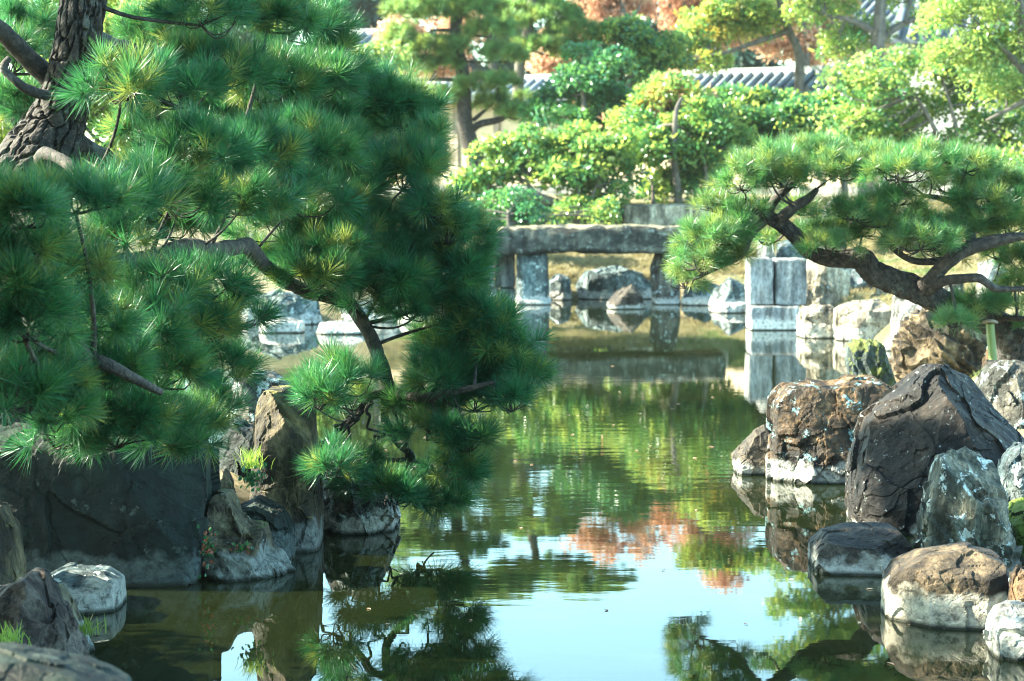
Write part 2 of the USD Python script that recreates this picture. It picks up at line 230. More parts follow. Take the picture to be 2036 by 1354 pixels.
# pond water: murky olive body, mirror surface, faint ripples that lie across the wind and come in patches
M['water'] = mat('water_look', {'g': ('geometry', {}), 'm1': ('mapping', {'scale': (0.9, 2.6, 1.0)}), 'n1': ('noise_texture', {'scale': 2.2, 'detail': 3.0, 'roughness': 0.5}),
     'm2': ('mapping', {'scale': (0.25, 0.16, 1.0)}), 'n2': ('noise_texture', {'scale': 1.0, 'detail': 2.0}), 'k': ('map_range', {'from_min': 0.42, 'from_max': 0.62, 'to_min': 0.25, 'to_max': 1.0, 'clamp': True}),
     'mu': ('math', {'math_type': 'multiply'}), 'b': ('bump', {'strength': 1.0, 'distance': 0.0013}), 's': ('separate_xyz', {}), 'ky': ('rgb_ramp', {'ramp': [(0.0, (0.12,)*3), (0.20, (0.12,)*3), (0.34, (1.0,)*3), (0.55, (1.0,)*3), (0.68, (0.45,)*3), (1.0, (0.3,)*3)]}), 'yy': ('math', {'math_type': 'divide', 'value2': 44.0}), 'mv': ('math', {'math_type': 'multiply'}), 'p': ('principled_bsdf', {'base_color': (0.005, 0.0068, 0.002), 'roughness': 0.012, 'ior': 1.33})},
     [('g.position', 'm1.vector'), ('m1.vector', 'n1.vector'), ('g.position', 'm2.vector'), ('m2.vector', 'n2.vector'), ('n2.fac', 'k.value'), ('n1.fac', 'mu.value1'), ('g.position', 's.vector'), ('s.y', 'yy.value1'), ('yy.value', 'ky.fac'), ('ky.color', 'mv.value1'), ('k.result', 'mv.value2'), ('mv.value', 'mu.value2'), ('mu.value', 'b.height'), ('b.normal', 'p.normal')], 'p.BSDF')

# ------------------------------------------------------------------ ground and water
POND = Polygon([(-0.4, 3.2), (1.2, 3.0), (2.6, 5.0), (2.75, 9.0), (2.75, 11.0), (2.85, 13.0), (3.1, 16.4), (3.5, 18.5), (4.1, 22), (4.7, 27), (4.6, 30.2), (4.2, 32.2), (3.75, 33), (3.9, 36), (3.8, 38.8),
                (2.3, 39.3), (0.2, 39.3), (-0.5, 38.2), (-1.6, 35.0), (-2.0, 33.4), (-3.6, 33.0), (-6, 31.5), (-9, 27), (-10, 18), (-6, 15.6), (-2.5, 15.0), (-1.1, 14.4), (-1.15, 13.4), (-1.5, 12.6), (-2.0, 12.4), (-3.1, 12.2),
                (-3.0, 11.6), (-2.6, 10.6), (-2.1, 9.5), (-1.75, 7.5), (-1.4, 6.0), (-0.9, 4.2)])
gx = np.unique(np.r_[np.linspace(-220, -14, 26), np.arange(-14, 14, 0.22), np.linspace(14, 220, 26)])
gy = np.unique(np.r_[np.linspace(-120, 0, 14), np.arange(0, 64, 0.22), np.linspace(64, 420, 36)])
GX, GY = np.meshgrid(gx, gy)
shapely.prepare(POND); _p = shapely.points(GX.ravel(), GY.ravel())
sd = shapely.distance(_p, POND.exterior); sd = np.where(shapely.contains(POND, _p), -sd, sd).reshape(GX.shape)
def rise(x, y, s):
    z = 0.34 * np.clip(s / 0.4, 0, 1) + 0.16 * np.clip(s - 0.3, 0, 7.5)
    z = z + 0.5 * np.clip((y - 42.6) / 1.2, 0, 1) * np.clip((y > 30), 0, 1) * np.exp(-np.clip(s - 5, 0, 99) / 8)
    z = np.minimum(z, 1.62) + 0.006 * np.clip(y - 70, 0, None)
    return np.where(s > 0, z, np.maximum(-0.7, s * 2.5))
GZ = rise(GX, GY, sd) + np.where(sd > 0.1, 0.10 * (meshkit.fbm(np.stack([GX, GY, 0 * GX], -1) * 0.9, 4, 2) - 0.5), 0)
ny, nx = GX.shape; I, J = np.meshgrid(np.arange(ny - 1), np.arange(nx - 1), indexing='ij')
quad = np.stack([I * nx + J, I * nx + J + 1, (I + 1) * nx + J + 1, (I + 1) * nx + J], -1).reshape(-1, 4)
part('/World', 'ground', (np.stack([GX, GY, GZ], -1).reshape(-1, 3), quad), M['ground'], True, kind='structure')
tag(stage.GetPrimAtPath('/World/ground'), 'tan dry grass banks around the pond', 'ground')
def ground_z(x, y):
    p = shapely.points(x, y); s = shapely.distance(p, POND.exterior); return float(rise(np.array(x), np.array(y), np.array(-s if shapely.contains(POND, p) else s)))
part('/World', 'pond_water', (np.array([[-14, 2, 0], [8, 2, 0], [8, 44, 0], [-14, 44, 0.0]]), np.array([[0, 1, 2, 3]])), M['water'], kind='structure')
tag(stage.GetPrimAtPath('/World/pond_water'), 'still green pond water with mirror reflections', 'water')

# ------------------------------------------------------------------ rocks
ICO = {}
def ico(n):
    if n not in ICO:
        m = trimesh.creation.icosphere(n); ICO[n] = (np.array(m.vertices), np.array(m.faces))
    return ICO[n]
def fracture(q, cell, seed):
    """-1 to 1: small tilted planes that meet in steps, like broken stone; CELL is their size"""
    rng = np.random.default_rng(seed); q = q + (np.stack([meshkit.fbm(q / cell * .8 + k * 7, 3, seed + k) for k in range(3)], -1) - .5) * cell * .9
    lo, hi = q.min(0) - cell, q.max(0) + cell; m = min(6000, int(np.prod((hi - lo) / cell)) + 8); c = rng.uniform(lo, hi, (m, 3))
    dd, k = cKDTree(c).query(q, k=2); g = rng.normal(size=(m, 3)) * .55; off = rng.uniform(-.5, .5, m); k0 = k[:, 0]
    return off[k0] + ((q - c[k0]) / cell * g[k0]).sum(1), dd[:, 1] - dd[:, 0]
def rock_mesh(outline, d, depth, seed, n=3.2, sub=6, planes=(), cuts=7, rough=0.085, strata=None, sink=0.3):
    """A stone whose front view has this outline at distance d and that is 2 * depth thick; PLANES and random CUTS give it faces, noise its relief."""
    rng = np.random.default_rng(seed)
    W = np.array([at(x, y, d) for x, y in outline]); P = W[:, [0, 2]]
    low = P[:, 1] < P[:, 1].min() + 0.12 * np.ptp(P[:, 1]); P[low, 1] -= sink
    poly = Polygon(P).buffer(0); c = np.array(poly.representative_point().coords[0]); cc = np.array(poly.centroid.coords[0])
    if poly.contains(shapely.points(cc)): c = cc
    V, F = ico(sub); a, b, e = V.T
    ang = np.linspace(-np.pi, np.pi, 721); far = 3 * np.ptp(P, axis=0).max()
    rad = np.array([shapely.intersection(poly, shapely.LineString([c, c + far * np.array([math.cos(t), math.sin(t)])])).length for t in ang])
    rad = np.convolve(np.r_[rad[-6:-1], rad, rad[1:6]], np.ones(5) / 5, 'same')[5:-5]
    rho = np.hypot(a, e) + 1e-9; R = np.interp(np.arctan2(e, a), ang, rad)
    r = ((rho / R) ** n + (np.abs(b) / depth) ** n) ** (-1 / n)
    pts = V * r[:, None]
    S = np.ptp(P, axis=0).mean()
    faces = [(np.array(p[:3], float) / np.linalg.norm(p[:3]), p[3]) for p in planes]
    for _ in range(cuts):
        v = rng.normal(size=3) * [0.8, 1.0, 0.7]; v[1] = -abs(v[1]) - 0.35
        faces.append((v / np.linalg.norm(v), rng.uniform(0.80, 0.96)))
    for nn, off in faces:
        h = off * (pts @ nn).max(); q = V @ nn
        r = np.where(q * r > h, h / np.maximum(q, 1e-6), r)
    pts = V * r[:, None] + np.array([c[0], d, c[1]])
    o = rng.uniform(0, 50, 3)
    f1 = meshkit.fbm((pts + o) * 1.6 / S, 4, seed) - 0.5; f2 = meshkit.fbm((pts + o) * 7 / S, 4, seed + 9) - 0.5
    ridge = 1 - np.abs(2 * meshkit.fbm((pts + o) * 3.2 / S, 3, seed + 5) - 1)
    f3 = np.abs(2 * meshkit.fbm((pts + o) * 13 / S, 3, seed + 13) - 1); crack = np.abs(2 * meshkit.fbm((pts + o) * [1.5, 1.5, 1.0] * 2.2 / S, 3, seed + 21) - 1)
    g1, e1 = fracture(pts, S * .30, seed + 31); g2, e2 = fracture(pts, S * .10, seed + 47); keep = .25 + .75 * np.clip((meshkit.noise((pts + o) * 2.5 / S, seed + 2) - .3) * 3, 0, 1)
    disp = S * rough * (1.1 * f1 + 0.45 * f2 + 0.12 * (f3 - 0.3) + 0.42 * g1 + 0.16 * keep * g2 - 0.10 * np.exp(-(crack / 0.012) ** 2) + 0.09 * (meshkit.fbm((pts + o) * 38 / S, 3, seed + 77) - .5))
    if strata:
        direction, freq, amp = strata
        u = (pts + 0.10 * S * (np.stack([meshkit.fbm((pts + o + k) * 3 / S, 3, seed + k) for k in range(3)], -1) - 0.5) * 4) @ (np.array(direction, float) / np.linalg.norm(direction))
        disp = disp + amp * S * (np.abs(((u * freq / S) % 1) * 2 - 1) ** 1.5 - 0.5) * (0.4 + 1.2 * meshkit.noise((pts + o) * 4 / S, seed + 3))
    pts = pts + V * disp[:, None]
    return pts, F
def rock(name, outline, d, depth, look, label, seed, group=None, **k):
    return single(name, rock_mesh(outline, d, depth, seed, **k), M[look], label, 'rock', group, smooth=False)

# right bank, near to far
rock('boulder', [(1523,958),(1526,925),(1530,870),(1535,800),(1560,768),(1600,762),(1650,770),(1690,755),(1745,757),(1795,790),(1805,850),(1800,900),(1770,958),(1640,962)], 16.4, 0.5, 'rock_brown',
     'broad brown boulder with pale waterline standing in the pond left of the great dark rock', 11, n=4.0, sub=6, planes=[(0, -.45, .9, .93), (-.6, -.8, .05, .9)], cuts=5)
rock('boulder', [(1455,940),(1460,905),(1500,855),(1520,848),(1545,870),(1545,945),(1495,945)], 16.6, 0.22, 'rock_low', 'small pointed rock in the water at the left foot of the broad brown boulder', 12)
rock('boulder', [(1683,1050),(1680,980),(1700,900),(1718,830),(1750,808),(1800,775),(1850,735),(1870,732),(1935,745),(1950,770),(2000,820),(2070,890),(2110,960),(2090,1090),(1850,1100),(1700,1068)], 14.2, 0.62, 'rock_black',
     'great dark peaked rock speckled with pale lichen, largest on the right bank', 13, n=2.6, sub=7, planes=[(-.55, -.7, .45, .82), (.45, -.7, .55, .84), (.05, -.95, -.1, .9)], cuts=4, rough=0.062)
rock('boulder', [(1825,1110),(1840,1000),(1868,912),(1920,898),(1975,925),(1990,980),(2010,1060),(2020,1170),(1990,1190),(1850,1170)], 12.4, 0.28, 'rock_streak',
     'upright streaked grey green rock leaning before the great dark rock', 14, n=3.5, sub=6, planes=[(-.5, -.85, .2, .88)], strata=((1, .2, .25), 9, .02))
rock('boulder', [(1945,770),(1968,727),(2010,716),(2070,722),(2110,800),(2100,880),(2000,880),(1960,820)], 16.5, 0.4, 'rock_grey', 'pale weathered rock at the right edge behind the great dark peaked rock', 15)
rock('boulder', [(1986,930),(2000,905),(2030,886),(2080,895),(2120,1000),(2080,1040),(1995,1010)], 13.0, 0.25, 'rock_blue', 'blue grey rock at the right edge above the moss', 16)
rock('mossy_bank', [(1998,1030),(2020,1000),(2070,992),(2130,1050),(2120,1150),(2010,1140)], 12.7, 0.3, 'rock_moss', 'bright green moss cushion at the right edge below the blue grey rock', 17, cuts=0, rough=0.1)
rock('boulder', [(1615,1140),(1617,1085),(1640,1058),(1700,1048),(1780,1052),(1802,1080),(1808,1125),(1790,1160),(1700,1165),(1640,1155)], 12.6, 0.36, 'rock_low',
     'low flat topped rock with dark crown and pale band before the great dark rock', 18, n=4.5, planes=[(0, -.28, .96, .86)], cuts=4, rough=0.05)
rock('boulder', [(1762,1235),(1763,1160),(1785,1125),(1840,1098),(1930,1088),(1985,1103),(2012,1160),(2018,1240),(1990,1280),(1900,1285),(1800,1265)], 11.15, 0.36, 'rock_flat',
     'rounded block of brown stone with broad cream waterline band, nearest large rock at lower right', 19, n=4.2, sub=6, planes=[(-.1, -.40, .9, .88), (-.80, -.6, .1, .74), (.35, -.93, .1, .9)], cuts=1, rough=0.035)
rock('boulder', [(1962,1330),(1970,1250),(1990,1212),(2040,1203),(2100,1220),(2130,1330),(2090,1350)], 10.3, 0.25, 'rock_pale', 'pale grey rock in the lower right corner at the water', 20, planes=[(-.3, -.3, .9, .85)])
rock('boulder', [(2008,1215),(2013,1145),(2030,1125),(2065,1140),(2080,1230)], 10.75, 0.15, 'rock_brown', 'small brown rock behind the pale rock in the lower right corner', 21)
rock('upright_stone', [(1690,790),(1688,690),(1700,680),(1745,679),(1765,710),(1785,790),(1740,810)], 19.0, 0.2, 'rock_slate', 'dark upright slate with green moss behind the broad brown boulder', 22, n=4, strata=((1, .3, -.15), 8, .03))
rock('boulder', [(1768,760),(1785,680),(1800,640),(1840,612),(1880,614),(1950,650),(2010,700),(2020,790),(1960,820),(1800,820)], 21.5, 0.65, 'rock_ridged', 'large ridged brown rock under the leaning pine trunk', 23, sub=6, n=2.6, strata=((.45, -.25, .85), 11, .055), planes=[(-.5, -.75, .4, .85), (.55, -.8, .1, .8)], cuts=3)
rock('boulder', [(1960,735),(1970,690),(2000,672),(2060,690),(2080,760),(2000,770)], 20.6, 0.3, 'rock_brown', 'brown rock under the bamboo post at the right edge', 24)
# around the cut stone pier
rock('upright_stone', [(1605,625),(1598,560),(1606,515),(1640,506),(1680,511),(1689,530),(1684,575),(1682,625)], 32.4, 0.22, 'rock_tan', 'tall tan stone slab standing right of the cut stone pier', 31, n=5, strata=((1, .2, .1), 7, .02), planes=[(-.45, -.9, 0, .85)])
rock('upright_stone', [(1684,620),(1688,530),(1722,518),(1748,545),(1746,620)], 33.2, 0.25, 'rock_blue', 'blue grey stone between two tan standing stones on the far right bank', 32)
rock('upright_stone', [(1744,612),(1742,550),(1768,538),(1792,558),(1794,612)], 32.4, 0.2, 'rock_tan', 'narrow tan stone left of the pine trunk on the far right bank', 33)
rock('shore_rock', [(1590,680),(1588,620),(1600,607),(1630,606),(1655,610),(1663,640),(1661,682),(1625,686)], 30.3, 0.3, 'rock_tan', 'knobbly tan rock at the waterline beside the cut stone base', 34, rough=0.12)
rock('shore_rock', [(1660,690),(1664,615),(1690,602),(1750,599),(1776,612),(1784,650),(1782,695)], 29.8, 0.35, 'rock_tan', 'wide tan boulder with pale foot at the waterline right of the knobbly rock', 35, n=6.5, rough=0.08, planes=[(0, -.5, .85, .9)])
rock('shore_rock', [(1774,705),(1778,590),(1800,576),(1850,578),(1880,610),(1890,705)], 28.6, 0.4, 'rock_pale', 'pale slab rock behind the left edge of the ridged brown rock', 36, n=4)
rock('shore_rock', [(1752,698),(1768,676),(1785,670),(1798,690),(1796,706)], 28.0, 0.15, 'rock_pale', 'small pale stone at the waterline below the pale slab rock', 37)
rock('bank_stone', [(1503,520),(1507,480),(1520,461),(1538,470),(1542,520)], 33.0, 0.15, 'rock_pale', 'pointed pale stone standing on top of the cut stone pier', 38)
rock('bank_stone', [(1538,520),(1545,484),(1575,474),(1604,498),(1606,520)], 33.2, 0.2, 'rock_blue', 'low blue grey stone on the pier behind the pine branch', 39)
rock('bank_stone', [(1625,462),(1640,410),(1655,394),(1675,420),(1684,462)], 40.0, 0.25, 'rock_pale', 'pale pointed stone on the dry grass bank', 40)
rock('bank_stone', [(1772,462),(1795,412),(1830,398),(1858,430),(1862,462)], 38.0, 0.3, 'rock_brown', 'brown stone on the dry grass bank under the pine', 41)
rock('bank_stone', [(1943,570),(1948,522),(1985,512),(1998,540),(1998,570)], 29.0, 0.2, 'rock_pale', 'upright pale stone on the right bank behind pine twigs', 42)
rock('bank_stone', [(1870,580),(1880,552),(1910,548),(1925,580)], 30.0, 0.2, 'rock_grey', 'low grey stone on the grass right of the pine trunk', 43)
# under and beside the bridge
rock('shore_rock', [(1088,612),(1092,560),(1110,545),(1132,550),(1140,612)], 39.2, 0.3, 'rock_blue', 'rounded blue grey rock right of the left bridge pillar', 51)
rock('shore_rock', [(1139,610),(1142,565),(1165,539),(1230,532),(1280,545),(1302,570),(1304,610)], 39.5, 0.4, 'rock_teal', 'long blue grey rock with white foot under the middle of the bridge', 52, n=4.2, planes=[(0, -.4, .9, .92)])
rock('shore_rock', [(1206,622),(1210,598),(1240,572),(1255,565),(1275,585),(1284,622)], 36.6, 0.3, 'rock_low', 'dark pointed rock with white foot in the water under the bridge', 53)
rock('shore_rock', [(1352,606),(1360,572),(1400,558),(1440,572),(1444,606)], 38.6, 0.4, 'rock_teal', 'blue grey shore rock right of the right bridge pillar', 54)
rock('shore_rock', [(1402,608),(1420,572),(1450,555),(1484,568),(1488,608)], 37.2, 0.35, 'rock_teal', 'grey rock with white foot left of the cut stone pier', 55)
rock('shore_rock', [(1397,624),(1418,607),(1450,601),(1488,602),(1490,626)], 35.6, 0.3, 'rock_pale', 'flat pale stone in the water left of the cut stone pier', 56)
rock('shore_rock', [(1354,610),(1358,594),(1400,590),(1440,593),(1442,610)], 37.6, 0.25, 'rock_pale', 'low pale ledge stone below the blue grey shore rocks', 57)
# far left shore seen through the pine
rock('shore_rock', [(512,668),(518,642),(560,632),(604,640),(610,668)], 31.2, 0.3, 'rock_pale', 'pale rock on the far left shore, left of its neighbour', 61)
rock('shore_rock', [(604,668),(638,642),(700,636),(726,655),(730,670)], 31.0, 0.3, 'rock_pale', 'pale rock on the far left shore, right of its neighbour', 62)
rock('shore_rock', [(470,655),(485,595),(560,582),(630,596),(655,655)], 33.0, 0.4, 'rock_teal', 'large blue grey rock on the far left shore behind the two pale rocks', 63)
rock('shore_rock', [(650,650),(670,610),(740,596),(800,606),(815,650)], 33.6, 0.4, 'rock_teal', 'blue grey rock on the far shore seen between pine needles', 64)
rock('shore_rock', [(760,652),(800,625),(880,618),(945,628),(950,652)], 33.0, 0.4, 'rock_pale', 'low pale rock on the far shore left of the bridge', 65)
# left bank
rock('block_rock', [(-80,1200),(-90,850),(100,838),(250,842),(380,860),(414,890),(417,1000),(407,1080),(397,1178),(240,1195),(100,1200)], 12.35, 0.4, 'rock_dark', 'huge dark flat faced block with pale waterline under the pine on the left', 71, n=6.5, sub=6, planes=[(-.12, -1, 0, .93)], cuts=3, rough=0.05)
rock('boulder', [(95,1235),(97,1145),(130,1129),(210,1134),(238,1152),(242,1222),(200,1240)], 11.45, 0.28, 'rock_blue', 'low rounded rock with white foot in the water before the huge dark block', 72, n=4.5, planes=[(0, -.4, .9, .84)], rough=0.04)
rock('boulder', [(-60,1190),(-50,1010),(5,1004),(30,1050),(42,1130),(44,1190)], 11.2, 0.25, 'rock_tall', 'brown upright rock at the left edge before the huge dark block', 73)
rock('boulder', [(-60,1370),(-30,1200),(30,1152),(60,1133),(88,1148),(128,1230),(165,1310),(180,1360),(100,1400),(-60,1400)], 9.8, 0.4, 'rock_red', 'reddish brown pyramid shaped rock in the lower left corner', 74, n=2.4, sub=6, planes=[(-.45, -.7, .5, .8), (.6, -.7, .3, .78)], strata=((.5, .2, .85), 7, .03), rough=0.09)
rock('boulder', [(90,1240),(118,1160),(140,1195),(160,1250),(180,1300),(176,1330),(110,1330)], 10.3, 0.2, 'rock_yellow', 'mossy pale rock right behind the reddish pyramid rock', 75)
rock('boulder', [(-40,1240),(-20,1172),(25,1160),(62,1180),(70,1250)], 10.6, 0.2, 'rock_grey', 'whitish grey rock left behind the reddish pyramid rock', 76)
rock('boulder', [(-260,1460),(-200,1292),(0,1297),(80,1308),(160,1328),(250,1372),(280,1460)], 6.2, 0.45, 'rock_dark', 'blurred grey rock in the near lower left corner', 77, n=2.6, cuts=2, rough=0.04)
rock('boulder', [(396,1180),(405,1080),(415,1000),(430,976),(458,980),(472,1012),(500,1045),(528,1050),(537,1090),(562,1105),(585,1140),(578,1172),(480,1184)], 12.45, 0.34, 'rock_yellow', 'stepped yellowish rock right of the huge dark block', 78, n=3.0, sub=6, cuts=4, rough=0.085, strata=((.4, .2, .9), 4, .03))
rock('boulder', [(412,1000),(418,942),(448,932),(463,958),(464,1010)], 12.9, 0.2, 'rock_yellow', 'small ochre rock on top between the dark block and the tall rock', 79)
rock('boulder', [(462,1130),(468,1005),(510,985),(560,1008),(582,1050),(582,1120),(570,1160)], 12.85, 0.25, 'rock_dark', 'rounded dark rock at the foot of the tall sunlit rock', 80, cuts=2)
rock('boulder', [(508,1010),(513,850),(520,790),(535,774),(600,779),(622,808),(629,900),(640,1050),(642,1098),(600,1120),(575,1115),(540,1095)], 13.4, 0.36, 'rock_tall', 'tall upright rock with sunlit ochre top right of the pine clumps', 81, n=5.5, sub=6, planes=[(-.35, -.8, .45, .90), (.5, -.85, .1, .93)], cuts=2, rough=.06)
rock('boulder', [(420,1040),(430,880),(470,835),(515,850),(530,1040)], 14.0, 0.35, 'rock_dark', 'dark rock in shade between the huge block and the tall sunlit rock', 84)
rock('boulder', [(636,1075),(638,965),(660,920),(710,898),(745,905),(770,960),(790,1020),(775,1075),(700,1090)], 14.1, 0.42, 'rock_grey', 'dark grey rock under the hanging pine branch at the tip of the left bank', 82, cuts=6, rough=0.08)
rock('boulder', [(455,880),(468,748),(510,737),(560,753),(594,775),(610,880)], 15.4, 0.35, 'rock_grey', 'rough grey rock behind the tall sunlit rock', 83, rough=0.09)

# ------------------------------------------------------------------ cut stone pier and bridge
def stone_box(lo, hi, seed, bevel=0.035, rough=0.016, step=0.04):
    lo, hi = np.array(lo, float), np.array(hi, float); s = hi - lo
    m = trimesh.creation.box(s); m = m.subdivide_to_size(max(step, s.max() / 40)); v = np.array(m.vertices)
    q = np.abs(v) - (s / 2 - bevel); out = np.clip(q, 0, None); L = np.linalg.norm(out, axis=1, keepdims=True)
    v = np.where(L > 1e-9, np.sign(v) * (np.minimum(np.abs(v), s / 2 - bevel) + out / np.maximum(L, 1e-9) * np.minimum(L, bevel)), v)
    w = v + (lo + hi) / 2
    return w + (np.stack([meshkit.fbm(w * 5 + k * 9, 4, seed + k) for k in range(3)], -1) - 0.5) * 2 * rough, np.array(m.faces)
def block_px(x0, y0, x1, y1, d, deep, seed, **k):
    a, b = at(x0, y1, d), at(x1, y0, d); return stone_box((a[0], d, a[2]), (b[0], d + deep, b[2]), seed, **k)
t = thing('cut_stone_pier', 'pale grey pier of squared stone blocks on the right shore', 'stone pier', at(1545, 657, 31.8))
part(t, 'block', block_px(1489, 514, 1538, 606, 31.6, 0.55, 1), M['block'], 35)
part(t, 'block', block_px(1541, 515, 1605, 607, 31.62, 0.5, 2), M['block'], 35)
part(t, 'block', block_px(1491, 609, 1590, 700, 31.5, 0.6, 3), M['block'], 35)
t = thing('stone_bridge', 'old arched slab bridge of dark weathered stone over the pond', 'bridge', at(1180, 605, 38))
a, b = at(958, 506, 37.6), at(1445, 452, 37.6)
slab, sf = stone_box((a[0], 37.55, a[2]), (b[0], 38.75, b[2]), 5, bevel=0.10, rough=0.05, step=0.04)
u = (slab[:, 0] - a[0]) / (b[0] - a[0]); slab[:, 2] += 0.05 * (1 - (2 * u - 1) ** 2) - 0.03
part(t, 'deck_slab', (slab, sf), M['bridge'], True)
part(t, 'pier', rock_mesh([(1026,622),(1027,500),(1088,500),(1091,560),(1094,622)], 38.0, 0.4, 91, n=6, cuts=1, rough=0.03), M['rock_teal'], True)
part(t, 'pier', rock_mesh([(1300,622),(1292,530),(1304,500),(1340,500),(1350,560),(1356,622)], 38.1, 0.35, 92, n=3.5, cuts=3, rough=0.05), M['rock_grey'], True)
part(t, 'foot_stone', rock_mesh([(1024,616),(1025,592),(1095,592),(1096,616)], 37.75, 0.2, 93, n=5, cuts=1, rough=0.03), M['rock_pale'], True)
part(t, 'foot_stone', rock_mesh([(1300,618),(1302,596),(1352,596),(1356,618)], 37.8, 0.2, 94, n=5, cuts=1, rough=0.03), M['rock_pale'], True)
t = thing('abutment_wall', 'grey stone abutment wall under the left end of the bridge', 'stone wall', at(985, 605, 37.9))
for k, (x0, y0, x1, y1) in enumerate([(930, 506, 982, 572), (984, 506, 1024, 572), (920, 574, 990, 640), (992, 574, 1024, 640), (880, 520, 928, 572), (860, 574, 918, 640)]):
    part(t, 'block', block_px(x0, y0, x1, y1, 37.9 + 0.02 * (k % 2) + (0.35 if x0 > 981 else 0), 0.6, 20 + k, rough=0.012), M['block'], 35)
t = thing('retaining_wall', 'low pale stone retaining wall behind the bridge', 'stone wall', at(1220, 446, 43))
for k, (x0, x1) in enumerate([(1070, 1236), (1239, 1450)]):
    part(t, 'stone', block_px(x0, 407, x1, 470, 43.1 + 0.03 * (k % 2), 0.5, 40 + k, bevel=0.05, rough=0.03), M['rock_tan' if k else 'rock_grey'], 35)

# ------------------------------------------------------------------ walls and buildings behind the garden
def box_mesh(lo, hi): 
    m = trimesh.creation.box(np.array(hi, float) - lo); m.apply_translation((np.array(lo, float) + hi) / 2); return np.array(m.vertices), np.array(m.faces)
def run_wall(name, label, A, B, z0, eave, ridge_z, half, wallmat, posts, pitch=0.28, cat='wall'):
    """A plastered garden wall from A to B under a small roof of tile rolls."""
    A, B = np.array(A, float), np.array(B, float); L = np.linalg.norm(B - A); ux = (B - A) / L; uy = np.array([-ux[1], ux[0]])
    T = np.eye(4); T[:2, 0], T[:2, 1], T[:2, 3] = ux, uy, A
    put = lambda m: (trimesh.transform_points(m[0], T), m[1])
    t = thing(name, label, cat, (*((A + B) / 2), z0))
    part(t, 'wall_face', put(box_mesh((0, -.2, z0 - .5), (L, .2, eave))), wallmat)
    if posts:
        for k in range(int(L / posts) + 1):
            part(t, 'post', put(box_mesh((k * posts - .09, -.26, z0 - .3), (k * posts + .09, -.203, eave - .02))), M['wood'])
        part(t, 'plinth', put(box_mesh((0, -.30, z0 - .5), (L, -.265, z0 + .35))), M['rock_pale'])
    rf = holder(t, 'roof')
    v = np.array([[0, -half, eave], [L, -half, eave], [L, 0, ridge_z], [0, 0, ridge_z], [0, half, eave], [L, half, eave], [0, -half, eave - .1], [L, -half, eave - .1], [0, half, eave - .1], [L, half, eave - .1]])
    f = np.array([[0, 1, 2, 3], [3, 2, 5, 4], [6, 7, 1, 0], [4, 5, 9, 8], [8, 9, 7, 6]])
    part(rf, 'tile_bed', put((v, f)), M['roof'])
    part(rf, 'ridge_cap', put(box_mesh((-.05, -.16, ridge_z - .05), (L + .05, .16, ridge_z + .16))), M['ridge'])
    for k in range(int(L / pitch)):
        x = (k + .5) * pitch
        part(rf, 'tile_roll', put(tube([(x, -half - .03, eave + .05), (x, -.1, ridge_z + .03)], [.075, .075], 2, 7)), M['roof'])
    return t
A, B = at(760, 150, 62)[:2], at(1760, 150, 53)[:2]
run_wall('garden_wall', 'long cream plaster garden wall with grey tiled roof behind the trees', A, B, 1.5, 4.08, 4.52, 0.85, M['plaster'], 1.35)
A, B = at(1790, 150, 57)[:2], at(2300, 150, 55)[:2]
run_wall('storehouse', 'white plastered storehouse behind the trees at the right edge', A, B, 1.5, 5.4, 6.6, 1.6, M['white'], 0, 0.34, cat='building')
A, B = at(1640, 60, 76)[:2], at(2000, 20, 70)[:2]
run_wall('tiled_building', 'large building with grey tiled roof high behind the trees at upper right', A, B, 1.6, 6.4, 9.6, 4.0, M['white'], 0, 0.4, cat='building')
A, B = at(640, 60, 84)[:2], at(900, 60, 82)[:2]
run_wall('white_building', 'white building with grey roof seen left of the tall background pines', A, B, 1.6, 6.0, 7.2, 3.0, M['white'], 0, 0.4, cat='building')

# ------------------------------------------------------------------ foliage shapes
def tuft(n, L, seed, shoot=0.06, width=0.0021, wide=(12, 88)):
    rng = np.random.default_rng(seed); vs, fs = [], []
    for k in range(n):
        s = rng.uniform(0, 1); th = math.radians(wide[0] + (wide[1] - wide[0]) * (1 - s) ** 0.8 + rng.normal(0, 9)); ph = rng.uniform(0, 6.2832)
        d = np.array([math.sin(th) * math.cos(ph), math.sin(th) * math.sin(ph), math.cos(th)]); b = np.array([0, 0, s * shoot]) + d * 0.004
        l = L * rng.uniform(0.75, 1.1); w = np.cross(d, rng.normal(size=3)); w *= width / 2 / np.linalg.norm(w)
        bend = rng.normal(size=3) * 0.06 * l + np.array([0, 0, 0.05 * l])
        m, e = b + d * l * 0.5 + bend * 0.3, b + d * l + bend
        i = len(vs); vs += [b - w, b + w, m + w, m - w, e]; fs += [[i, i + 1, i + 2], [i, i + 2, i + 3], [i + 3, i + 2, i + 4]]
    return np.array(vs), np.array(fs)
BUD = tube([(0, 0, .05), (0, 0, .068), (0, 0, .084)], [.0028, .0042, .0015], 4, 5)
TUFTS = [(tuft(135, .13, 1, width=.0025), M['needle_deep']), (tuft(125, .12, 2, width=.0025), M['needle_deep']), (tuft(115, .125, 3, width=.0025), M['needle_mid']), (tuft(100, .115, 4, width=.0025), M['needle_warm']), (tuft(30, .10, 5, wide=(50, 130)), M['needle_brown']), (BUD, M['bud'])]
TUFTS_R = [(tuft(85, .105, 11, width=.0026), M['needle_pale']), (tuft(80, .10, 12, width=.0026), M['needle_mid']), (tuft(75, .10, 13, width=.0026), M['needle_warm'])]
TUFTS_FAR = [(tuft(60, .13, 21, width=.006), M['needle_far']), (tuft(60, .13, 22, width=.006), M['needle_warm'])]
